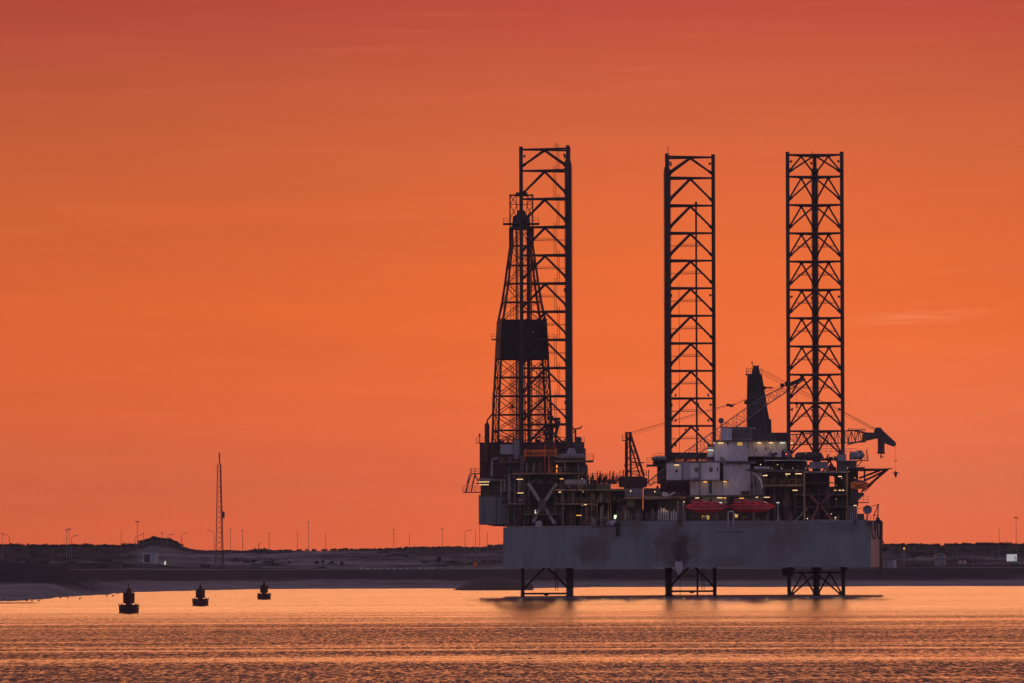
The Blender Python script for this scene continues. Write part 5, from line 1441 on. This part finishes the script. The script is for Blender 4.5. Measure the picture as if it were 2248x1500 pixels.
part(MB().T(1598.5, 1123, 1598.5, 1145, 1969.8, .09).T(1610.5, 1123, 1610.5, 1145, 1969.8, .09).T(1598.5, 1124, 1610.5, 1122.5, 1969.8, .08).B(1602, 1122, 1609, 1124.5, 1969.7, .15).T(1598.5, 1145, 1598, 1158, 1969.8, .05).T(1610.5, 1145, 1611, 1160, 1969.8, .06), 'boarding_ladder', 'white')
clutter(1512, 1128, 1740, 1144, 1976, 1988, 20, 61, ('darker', 'dark', 'dark', 'mid'))
def lifeboat(x0, x1, yt, yb, d, cab, label):
    a, b = P(x0, yt, d), P(x1, yb, d)
    L = b.x - a.x; Hh = a.z - b.z; cx = (a.x + b.x) / 2
    t = thing('lifeboat', (cx, d + 1.4, b.z), label, 'lifeboat', 'red lifeboats under the living quarters')
    n, m = 26, 20; vs = []
    for i in range(n + 1):
        u = i / n * 2 - 1
        beam = 1.35 * max(.03, (1 - abs(u) ** 3.2)) ** .75
        keel = Hh * (.02 + .42 * abs(u) ** 3.4)
        gun = Hh * (.46 + .10 * u * u)
        roof = Hh * (.80 - .26 * abs(u) ** 3) + (.05 * Hh if abs(u) < .6 else 0)
        for k in range(m):
            q = 2 * math.pi * k / m
            y = math.cos(q) * beam; sz = math.sin(q)
            z = gun + (roof - gun) * abs(sz) ** .8 if sz >= 0 else gun - (gun - keel) * abs(sz) ** .75
            vs.append((cx + u * L / 2, d + 1.4 - y, b.z + z))
    fs = [(i * m + k, (i + 1) * m + k, (i + 1) * m + (k + 1) % m, i * m + (k + 1) % m) for i in range(n) for k in range(m)]
    fs += [tuple(range(m)), tuple(n * m + k for k in range(m - 1, -1, -1))]
    mb = MB(); mb.add(vs, fs); mb.build('boat_hull', 'boat', t, True)
    mb = MB()
    for i in range(n):
        u0, u1 = i / n * 2 - 1, (i + 1) / n * 2 - 1
        g = lambda u: Vector((cx + u * L / 2, d + 1.4 - 1.38 * max(.03, (1 - abs(u) ** 3.2)) ** .75 - .03, b.z + Hh * (.46 + .10 * u * u)))
        mb.tube(g(u0), g(u1), .085, 6)
    mb.build('fender_strip', 'boatd', t)
    c0 = cx + (cab - .5) * L
    mb = MB(); w = .16 * L
    z0, z1 = b.z + Hh * .72, b.z + Hh
    mb.add([(c0 - w, d + .7, z0), (c0 + w, d + .7, z0), (c0 + w * .75, d + .8, z1), (c0 - w * .7, d + .8, z1), (c0 - w, d + 2.1, z0), (c0 + w, d + 2.1, z0), (c0 + w * .75, d + 2.0, z1), (c0 - w * .7, d + 2.0, z1)],
           [(0, 1, 2, 3), (7, 6, 5, 4), (1, 5, 6, 2), (4, 0, 3, 7), (3, 2, 6, 7)])
    mb.build('wheelhouse', 'boat', t)
    MB().box(c0 - w * .7, c0 + w * .6, d + .66, d + .74, z0 + (z1 - z0) * .45, z0 + (z1 - z0) * .8).build('window', 'glass', t)
    mb = MB()
    for u in (-.55, -.25, .05, .35, .6):
        x = cx + u * L / 2; zz = b.z + Hh * .66; mb.box(x - .25, x + .25, d + .18 + .25 * abs(u), d + .55, zz - .12, zz + .1)
    mb.build('porthole', 'boatd', t)
    for u in (-.42, .02, .44):
        x = cx + u * L / 2; zz = b.z + Hh * .60; MB().box(x - .32, x + .32, d + .1 + .2 * abs(u), d + .5, zz - .02, zz + Hh * .13).build('side_hatch', 'boatd', t)
    gl = MB()
    for k in range(10):
        u0, u1 = -.8 + .16 * k, -.64 + .16 * k
        yy = lambda u: d + 1.4 - 1.4 * (1 - abs(u) ** 3.2) ** .75
        for j in range(4):
            p, q = u0 + (u1 - u0) * j / 4, u0 + (u1 - u0) * (j + 1) / 4
            sg = lambda w: b.z + Hh * .40 - .22 * math.sin(math.pi * w)
            gl.tube((cx + p * L / 2, yy(p), sg(j / 4)), (cx + q * L / 2, yy(q), sg((j + 1) / 4)), .03, 4)
    gl.build('grab_line', 'white', t)
    for u in (-.8, .8):
        x = cx + u * L / 2; MB().tube((x, d + 1.4, b.z + Hh * .55), (x, d + 1.4, b.z + Hh * 1.25), .05, 5).build('falls', 'darker', t)
lifeboat(1506, 1598, 1096.5, 1127, 1971.5, .28, 'red enclosed lifeboat on the left, hung beside the white gate')
lifeboat(1600, 1702, 1095.5, 1126, 1973.0, .24, 'red enclosed lifeboat on the right, in deeper shade')

# ---------------- right leg jack house
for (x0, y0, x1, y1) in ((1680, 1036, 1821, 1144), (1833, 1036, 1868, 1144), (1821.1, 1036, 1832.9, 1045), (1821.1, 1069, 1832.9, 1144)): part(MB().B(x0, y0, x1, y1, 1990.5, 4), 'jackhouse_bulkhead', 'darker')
for (x0, x1, y, d, dep, th, m, rl) in ((1678, 1766, 1063.5, 1974, 8, 4.5, 'ochre', True), (1664, 1768, 1031, 1973, 8, 4.5, 'dark', False), (1766, 1862, 1034.5, 1973, 8, 4, 'mid', False), (1680, 1768, 1010, 1974, 8, 1.8, 'light', True),
                                       (1764, 1830, 1059, 1976, 5, 2, 'maroon', False), (1745, 1862, 1085, 1976, 5, 2.2, 'dark', True), (1745, 1862, 1112, 1976, 5, 2.2, 'dark', True), (1838, 1886, 1011, 1975, 8, 2, 'mid', False)):
    platform(x0, x1, y, d, dep, th, m, rl)
part(MB().PR([(1636, 1029.5), (1664, 1030), (1690, 1031), (1690, 1036), (1660, 1037), (1640, 1033)], 1973.5, 3), 'platform_wing', 'darker')
part(MB().path([P(1643, 1032, 1974), P(1656, 1040, 1974), P(1665, 1048, 1974), P(1671, 1058, 1974), P(1673, 1072, 1974)], .18, 6).path([P(1655, 1036, 1976), P(1668, 1049, 1976)], .07), 'curved_strut', 'light')
columns((1766, 1860), 1034, 1142, 1973.5, .2, 'ochre'); columns((1700, 1724, 1745, 1797, 1820), 1036, 1143, 1977, .12, 'dark'); columns((1708,), 1104, 1143, 1971.5, .09, 'light')
part(MB().B(1656, 1024, 1690, 1030, 1977, 3), 'raft_canister', 'light')
for (x0, y0, x1, y1) in ((1776, 1085, 1800, 1112), (1822, 1085, 1798, 1112), (1800, 1106, 1782, 1142), (1799, 1106, 1826, 1142)): part(MB().T(x0, y0, x1, y1, 1975, .3, 8), 'jack_brace', 'maroon')
part(MB().T(1773, 1116, 1745, 1145, 1974, .12).T(1777, 1142, 1840, 1142, 1971, .1).T(1778, 1147, 1842, 1148, 1969.7, .07), 'pipe_run', 'mid')
for x in (1733, 1851): part(MB().T(x, 1000, x, 1144, 1979.5, .62, 10), 'chord_housing', 'darker')
part(MB().T(1793, 1000, 1793, 1144, 1988.5, .8, 10), 'chord_housing', 'darker')
c = P(1778, 1001, 1984); part(MB().lathe(c, [(.2, -3.0), (.7, -2.6), (.8, 0), (.8, 1.6), (.6, 2.3), (.2, 2.5)], 14, 'X'), 'leg_guide_collar', 'dark')
panel_box(1778, 1014, 1818, 1029, 1975, 2, 'mid', 'control_cabin', 4); panel_box(1839, 997, 1858, 1012, 1977, 4, 'grey', 'machinery_house'); panel_box(1839, 1013, 1881, 1034, 1976, 6, 'dark', 'machinery_house', 4)
part(MB().lathe(P(1876, 1001, 1980), [(.2, -.9), (.7, -.6), (.8, 0), (.7, .7), (.3, 1.2)], 12, 'X').lathe(P(1888, 999, 1981), [(.4, -.7), (.9, -.5), (.95, .3), (.5, .7), (.1, .9)], 12, 'X'), 'air_receiver', 'grey')
part(MB().lathe(P(1869, 1010, 1979), [(.4, 0), (.4, 1.2), (.25, 1.6)], 10), 'vent_cowl', 'grey')
a, b = P(1890, 1010, 1978), P(1906, 1010, 1978)
pl = part(MB().B(1884, 1010, 1907, 1011.8, 1977.5, 3).T(1882, 1024, 1893, 1012, 1978, .08), 'landing', 'dark'); part(MB().rail([a, b, b + Vector((0, 2.5, 0))], 1.05, .045, .7, 2), 'railing', 'dark', pl)
mb = MB().T(1903, 1010, 1903, 986, 1979, .06)
for y in (988, 991.5, 995): mb.B(1901.3, y - .8, 1904.7, y + .8, 1979, .25)
part(mb, 'signal_mast', 'dark')
part(MB().rail([P(1802, 997, 1976), P(1880, 997, 1976)], 1.05, .045, .9, 2).rail([P(1802, 985, 1980), P(1840, 985, 1980)], 1.0, .04, .9, 2), 'railing', 'dark')
clutter(1740, 1013, 1778, 1031, 1975, 1984, 6, 71); clutter(1680, 1012, 1766, 1031, 1976, 1984, 12, 72, ('dark', 'mid', 'darker', 'olive', 'grey')); clutter(1682, 1040, 1764, 1063, 1976, 1984, 11, 73, ('olive', 'ochre', 'dark', 'maroon'))
clutter(1764, 1068, 1866, 1085, 1977, 1984, 10, 74, ('dark', 'darker', 'maroon')); clutter(1690, 1070, 1866, 1112, 1977, 1986, 18, 75, ('darker', 'dark', 'maroon', 'darker')); clutter(1700, 1114, 1880, 1144, 1974, 1984, 20, 76, ('darker', 'dark', 'mid', 'maroon'))
clutter(1800, 998, 1838, 1012, 1977, 1984, 5, 77); clutter(1818, 1016, 1838, 1034, 1979, 1984, 3, 78)
for i, x in enumerate((1862, 1866.5, 1871, 1875.5, 1880)): part(MB().T(x, 1112, x, 1143, 1974, .13, 8), 'vent_pipe', 'mid')
part(MB().B(1866, 1034, 1884, 1112, 1982, 4), 'side_trunk', 'dark'); part(MB().PR([(1860, 1112), (1882, 1112), (1882, 1144), (1860, 1144)], 1978, 3), 'side_locker', 'dark')
part(MB().PR([(1866, 1080), (1896, 1082), (1898, 1086), (1886, 1097), (1880, 1106), (1866, 1106)], 1978, 3), 'winch_house', 'dark')
pl = part(MB().B(1880, 1102.5, 1907, 1104.5, 1977, 3), 'landing', 'dark'); part(MB().rail([P(1884, 1103, 1977), P(1906, 1103, 1977), P(1906, 1103, 1980)], 1.2, .045, .8, 2), 'railing', 'dark', pl)
part(MB().B(1882, 1128, 1897, 1144, 1978, 3), 'side_locker', 'dark'); part(MB().rail([P(1882, 1140, 1973), P(1912, 1144, 1973)], 1.0, .045, .7, 2), 'railing', 'dark')
for (x0, x1, y, m) in ((1724, 1735, 1040.8, 'lampw'), (1746, 1760, 1040.3, 'lampw'), (1675, 1685, 1044.3, 'lampw'), (1840, 1848, 1046.3, 'lampw'), (1740, 1751, 1076.6, 'lampw'), (1841, 1846, 1076.6, 'lampw'), (1848, 1853.5, 1076.6, 'lampw'), (1831, 1836, 1076.6, 'lampo'),
                       (1874, 1881, 1110, 'lampw'), (1705, 1711, 1103.8, 'lampc')):
    lampbar(x0, x1, y, 1973.2, m, 1.7)
lampdot(1727, 1044.8, 1973, 'lampb', .8); lampdot(1682, 1043, 1972.9, 'lampb', 1.0); lampdot(1877, 1049.5, 1973, 'lampo', 1.1); lampdot(1848, 1050.5, 1973.2, 'lampo', 1.0)
# orange rescue boat
t = thing('rescue_boat', P(1887, 1074, 1975), 'small orange rescue boat stowed under the helideck struts', 'boat')
MB().PR([(1868, 1059), (1902, 1059), (1907, 1062), (1905, 1068), (1899, 1074), (1872, 1074), (1868, 1071)], 1974.5, 2).build('boat_hull', 'orange', t)
MB().PR([(1872, 1059), (1880, 1053), (1895, 1055), (1902, 1059)], 1974.8, 1.5).build('canopy', 'dark', t)
MB().T(1869, 1060, 1900, 1073, 1974.3, .06).T(1902, 1060, 1872, 1073, 1974.3, .06).build('lashing', 'darker', t)
# helideck
hd = part(MB().PR([(1862, 1028.5), (1935, 1029), (1960, 1028), (1959, 1029.5), (1948, 1032), (1905, 1033), (1862, 1033)], 1976, 18), 'helideck', 'darker')
for (a_, b_, c_, e_, d_, r_) in ((1949, 1031, 1897, 1056, 1978, .2), (1945, 1032, 1891, 1080, 1978, .2), (1941, 1035, 1898, 1080, 1990, .1), (1932, 1033, 1886, 1050, 1980, .2), (1898, 1033, 1898, 1060, 1978, .18), (1905, 1060, 1886, 1070, 1980, .15), (1948, 1033, 1905, 1070, 1992, .08)):
    part(MB().T(a_, b_, c_, e_, d_, r_), 'helideck_strut', 'red', hd)
part(MB().B(1882, 1026, 1898, 1028.6, 1977, 2).rail([P(1884, 1029, 1977), P(1900, 1029, 1977)], .55, .04, .9, 2), 'helideck_gear', 'dark', hd)
nt_ = MB()
for k in range(14): nt_.T(1905 + k * 4, 1029, 1906 + k * 4, 1026.8, 1975.5, .035, 4)
part(nt_, 'safety_net_post', 'dark', hd)

# ---------------- satellite dishes
def dish(x, y, r, d, ybase, label):
    c = P(x, y, d); R = r * S(d)
    t = thing('satellite_dish', P(x, ybase, d), label, 'satellite dish', None)
    prof = [(R * math.sin(a), -R * .5 * (1 - math.cos(a)) * 1.6) for a in [i * math.pi / 2 / 8 for i in range(1, 9)]]
    MB().lathe(c, [(.03, 0)] + prof + [(R * 1.0, prof[-1][1] - .06)] + [(p[0] * .96, p[1] - .08) for p in prof[::-1]], 24, 'Y').build('reflector', 'grey', t, True)
    MB().tube(c, P(x, ybase, d), .12, 8).build('mast', 'dark', t)
    MB().tube(c + Vector((0, -.1, -R * .6)), c + Vector((0, -R * 1.0, 0)), .04, 5).lathe(c + Vector((0, -R * 1.0, 0)), [(.04, -.1), (.12, 0), (.04, .1)], 8).build('feed_horn', 'dark', t)
dish(1583, 924, 6.2, 1990, 939, 'small satellite dish on the roof of the white wheelhouse box')
dish(1904, 1119.5, 10, 1976, 1142, 'larger satellite dish on the right end of the hull deck')
# small davit at the hull's right end
t = thing('davit', P(1924, 1142, 1977), 'small triangular davit hoist standing right of the larger dish', 'davit')
MB().T(1928, 1108, 1918, 1133, 1977, .09).T(1928, 1108, 1927, 1142, 1977, .11).T(1916, 1132, 1928, 1131, 1977, .08).T(1918, 1133, 1918, 1141, 1977, .08).build('frame', 'dark', t)
MB().T(1928, 1108, 1912, 1112, 1977, .06).T(1912, 1112, 1882, 1117, 1977, .05).build('tie_rope', 'dark', t)
MB().lathe(P(1928, 1108, 1976.8), [(.05, -.1), (.18, 0), (.05, .1)], 10, 'Y').build('sheave', 'dark', t)
MB().PR([(1922, 1143), (1925, 1134), (1930, 1136), (1933, 1144)], 1977, 1).build('winch', 'darker', t)

# ---------------- cranes
DA = 1999.0
tA = thing('deck_crane', P(1390, 1074, DA + 2), 'dark red crane with an A-frame mast and a long lattice boom reaching right', 'crane')
MB().PR([(1357, 1050), (1362, 1045.5), (1412, 1046), (1422, 1051), (1421, 1068), (1416, 1070.5), (1360, 1070)], DA - 2, 5).build('machine_house', 'maroon', tA)
mb = MB()
for y in (1052, 1058, 1064): mb.B(1359, y - .4, 1420, y + .4, DA - 2.1, .15)
mb.build('house_rib', 'dark', tA)
MB().lathe(P(1391, 1143, DA), [(1.5, 0), (1.5, 5.2), (1.9, 6.3), (1.9, 6.6)], 20).build('pedestal', 'grey', tA)
mb = MB()
for d in (DA - 1.2, DA + 1.6):
    mb.T(1376, 1046, 1375.5, 952, d, .27).T(1385, 1046, 1383, 952, d, .22).T(1414, 1046, 1383.5, 952, d, .24).T(1405, 1046, 1379, 960, d, .16)
    for k in range(6):
        y = 965 + k * 14; q = (y - 952) / 94
        mb.T(1376, y, 1383 + 31 * q, y, d, .08, 5)
        mb.T(1376, y, 1383 + 31 * (q + .15), y + 14, d, .08, 5) if k % 2 else mb.T(1383 + 31 * q, y, 1376, y + 14, d, .08, 5)
for k in range(5): mb.tube(P(1376, 965 + k * 18, DA - 1.2), P(1376, 974 + k * 18, DA + 1.6), .07, 4)
mb.build('mast', 'red', tA)
MB().B(1372.5, 948.5, 1378.5, 957, DA - 1.4, 1).B(1380, 948.5, 1387, 957, DA - 1.4, 1).B(1373, 949, 1387, 951, DA - 1, 3).build('mast_head', 'darker', tA)
a, b = P(1366.5, 967, DA - 1), P(1374, 967, DA - 1)
MB().B(1366, 966, 1374.5, 968.2, DA - 1.3, 2).rail([Vector((a.x, DA + 1, a.z)), a, b], 1.05, .045, .6, 2).T(1372.3, 970, 1372.3, 1046, DA - 1.5, .05).T(1373, 1021, 1371, 1024, DA - 1.5, .2).build('mast_walkway', 'dark', tA)
a, b = P(1361, 1046, DA - 2), P(1420, 1046, DA - 2)
MB().rail([Vector((a.x, DA + 3, a.z)), a, b, Vector((b.x, DA + 3, b.z))], 1.15, .045, 1.0, 3).B(1384, 1015, 1415, 1017, DA, 1).build('house_railing', 'red', tA)
pA, pB, pC = P(1424, 1063, DA + 1), P(1716, 853, 2008), P(1766, 830, 2010)
MB().lattice(pA, pA.lerp(pB, .2), .6, .8, 1.9, 2.0, 6, .10, .05).lattice(pA.lerp(pB, .2), pA.lerp(pB, .85), 1.9, 2.0, 1.9, 1.9, 16, .10, .05).lattice(pA.lerp(pB, .85), pC, 1.9, 1.9, .6, .6, 8, .10, .055).build('boom', 'galv', tA)
MB().lathe(P(1717, 846, 2008), [(.1, -.3), (.42, -.25), (.42, .25), (.1, .3)], 12, 'Y').lathe(P(1728, 842, 2008), [(.1, -.4), (.5, -.3), (.5, .3), (.1, .4)], 12, 'Y').PR([(1722, 842), (1738, 838), (1764, 827), (1767, 832), (1750, 842), (1728, 852)], 2008, 1).build('boom_head', 'darker', tA)
mb = MB()
for o1 in (-1.5, 0, 1.8): mb.T(1386, 950 + o1, 1598, 889 + o1 * .4, DA, .028, 4, 2004)
for o1 in (-1, 1.2): mb.T(1608, 889 + o1, 1717, 846, 2004, .028, 4, 2008)
mb.T(1386, 956, 1598, 892, DA, .028, 4, 2004)
mb.build('pendant_cable', 'dark', tA)
MB().B(1595, 886.5, 1603, 892, 2003.6, .6).B(1602, 888, 1610, 894, 2003.7, .5).T(1603, 890, 1615, 888, 2004, .08).build('sheave_block', 'darker', tA)
MB().T(1749, 840, 1749, 884, 2009, .03, 4).build('hoist_line', 'dark', tA)
MB().lathe(P(1749, 886, 2009), [(.05, .35), (.25, .2), (.28, -.2), (.1, -.4)], 10).path([P(1749, 890, 2009), P(1747, 893, 2009), P(1749, 896, 2009), P(1752, 894, 2009), P(1751.5, 891, 2009)], .07, 6).build('hook', 'darker', tA)

DB = 2044.0
tB = thing('pedestal_crane', P(1668, 960, DB), 'big crane with a dark plated tower and a boom reaching out past the right leg', 'crane')
MB().PR([(1641.5, 822), (1672.5, 822), (1677, 848), (1682, 880), (1686, 905), (1689, 920), (1693, 921), (1694, 957), (1641, 957), (1640, 900)], DB, 4.5).build('tower', 'darker', tB)
MB().PR([(1655, 803), (1665, 803), (1667, 812), (1669, 822), (1650, 822), (1653, 811)], DB + .5, 3).B(1653.5, 801.5, 1655.5, 806, DB + .5, 1).B(1664, 801.5, 1666, 806, DB + .5, 1).build('tower_head', 'darker', tB)
a, b = P(1639, 822, DB), P(1651, 822, DB)
MB().B(1637.5, 821, 1651, 823.5, DB - .3, 4).rail([Vector((a.x, DB + 3, a.z)), a, b], 1.15, .05, .35, 2).rail([P(1669, 822, DB), P(1673, 822, DB)], 1.0, .04, .4, 1).build('tower_walkway', 'dark', tB)
MB().PR([(1676, 847), (1683, 850), (1696, 849.3), (1696, 852.8), (1683, 853), (1678, 857)], DB - .5, .6).build('lamp_arm', 'darker', tB)
MB().PR([(1642, 877), (1636, 880), (1634, 882), (1634, 887), (1642, 888)], DB - .5, 2).T(1642, 880, 1630, 878, DB, .06).build('side_box', 'darker', tB)
MB().T(1651.5, 822, 1651.5, 797, DB, .05).lathe(P(1651, 797, DB), [(.03, -.15), (.15, 0), (.15, .2), (.03, .3)], 8).build('beacon', 'dark', tB)
MB().B(1641, 957, 1694, 972, DB + .3, 4).lathe(P(1668, 1144, DB + 2.5), [(1.7, 0), (1.7, 14.5), (2.3, 16.2)], 20).build('pedestal', 'dark', tB)
MB().T(1646, 850, 1646, 955, DB - .1, .05).T(1650, 850, 1650, 955, DB - .1, .05).B(1676, 905, 1680, 957, DB - .3, .4).B(1652, 938, 1674, 957, DB - 1, 1.2).build('tower_fittings', 'dark', tB)
q0, q1 = P(1700, 968, DB), P(1896, 957, 2036)
MB().lattice(q0, q1, 1.6, 2.0, 2.2, 2.5, 26, .11, .06).build('boom', 'galv', tB)
MB().PR([(1860, 943.5), (1866, 944), (1896, 949), (1918, 950), (1921, 941), (1924, 938.5), (1934, 939), (1938, 945), (1966, 971), (1968, 977), (1962, 981), (1936, 971), (1930, 966), (1927, 963), (1925, 961), (1899, 965), (1893, 967), (1893, 955), (1896, 952)], 2035, 1.0).build('boom_head', 'dark', tB)
MB().T(1860, 976, 1926, 961, 2036, .16).T(1862, 944, 1897, 949, 2035.5, .14).T(1870, 942, 1870, 948, 2035, .05).rail([P(1862, 944, 2034.5), P(1890, 948, 2034.5)], .35, .03, .8, 1).build('boom_walkway', 'galv', tB)
mb = MB()
for (o1, o2) in ((0, 0), (2.5, 1.5), (5, 0), (9, 5), (12, 4)):
    mb.T(1668, 808 + o1, 1921, 940 + o2, DB + 1, .028, 4, 2035.5)
mb.T(1860, 941, 1920, 939, 2036, .025, 4)
mb.build('pendant_cable', 'dark', tB)
hb = MB().PR([(1926, 958), (1941, 962), (1942, 972), (1942, 992), (1943.5, 996.5), (1926, 996.5), (1927.5, 990), (1927.5, 972)], 2034.8, 1.2).build('hook_block', 'maroon', tB)
part(MB().path([P(1934.5, 996, 2035.3), P(1935, 999, 2035.3), P(1932.5, 1001.5, 2035.3), P(1934, 1005, 2035.3), P(1937, 1004, 2035.3), P(1938, 1001, 2035.3)], .11, 6), 'hook', 'darker', hb)
MB().T(1966, 979, 1966, 1036, 2035, .026, 4).build('whip_line', 'dark', tB)
MB().B(1963.5, 1011.3, 1969.5, 1012.8, 2034.9, .2).build('line_weight', 'darker', tB)
MB().B(1959.5, 1037.5, 1973, 1039.8, 2034.8, .4).lathe(P(1966.3, 1042, 2035), [(.05, -.5), (.2, -.3), (.3, 0), (.25, .4), (.08, .75)], 10).path([P(1966, 1042, 2035), P(1964.8, 1045.5, 2035), P(1966.3, 1048, 2035), P(1968, 1045.5, 2035)], .08, 6).build('whip_hook', 'darker', tB)

def deck_light(x, y, d, w, col=(1.0, 0.62, 0.28), r=.25):
    l = bpy.data.lights.new('deck_light', 'POINT'); l.energy = w; l.color = col; l.shadow_soft_size = r
    o = bpy.data.objects.new('deck_light', l); COL.objects.link(o); o.location = P(x, y, d) - WL[rig.name]; o.parent = rig
LWATT = 18.0
for (x, y, d, k) in [(1141, 1054, 1974.6, 1), (1142, 1084, 1974.6, 1), (1233, 1054, 1974.6, .9), (1229, 1083, 1974.4, .9), (1278, 1054, 1974.4, 1), (1279, 1082, 1974.4, .8), (1284, 1111, 1974.4, .8), (1271, 1134, 1974.4, 1.3), (1063, 1067, 1993.6, 1.2),
                     (1175, 1128, 1976.6, .8), (1222, 1030, 1975, 1.2), (1187, 982, 1973.5, .8), (1384.7, 1080, 1976, 2.2), (1437.5, 1081.5, 1976, 2.0), (1320, 1095, 1975, 1.6), (1330, 1125, 1973, 1.2), (1400, 1115, 1974, 1.2), (1458, 1119, 1972, .8), (1501, 1104, 1972, 1.2),  # the light beside the sky-gap strips is added; no fixture there
                     (1582, 976, 1983.6, .6), (1666, 976, 1985.6, .9), (1692, 976, 1985.6, .9), (1717, 976, 1985.6, .7), (1548, 1061, 1985, .5), (1591, 1061, 1984.4, .5), (1560, 988, 1984.8, .4), (1530, 1096, 1980, .9), (1583, 1097, 1980, 1.2), (1628, 1098, 1980, 1.2), (1682, 1096, 1975.4, 1.2),
                     (1549, 1129, 1986, 1.4), (1617, 1131, 1985, 1.2), (1680, 1048, 1973, 1.2), (1730, 1045, 1972.6, 1.2), (1753, 1044, 1972.6, 1.2), (1844, 1050, 1972.6, 1.2), (1745, 1080, 1972.6, 1.4), (1842, 1080, 1972.6, 1.4), (1708, 1106, 1972, 1.0), (1772, 1136, 1972, 1.4), (1834, 1133, 1972, 1.6), (1877, 1052, 1972.6, 1.0), (1700, 1022, 1973, 1.0)]:
    deck_light(x, y, d, LWATT * k)
sc.cycles.use_denoising = True
sc.cycles.max_bounces = 6
sc.cycles.sample_clamp_direct = 4.0
sc.cycles.sample_clamp_indirect = 3.0

# thin evening haze over water, rig and shore
hz_m, nt, out = new_mat('evening_haze')
pv = N(nt, 'ShaderNodeVolumePrincipled')
pv.inputs['Color'].default_value = (0.86, 0.84, 0.88, 1); pv.inputs['Density'].default_value = 2.5e-5; pv.inputs['Anisotropy'].default_value = 0.0
nt.links.new(pv.outputs[0], out.inputs['Volume'])
hb_ = MB().box(-3400, 3400, -420, 12400, -4.2, 112).build('haze', hz_m)
tag(hb_, 'thin evening haze over the water and the far dunes', 'haze', kind='stuff')
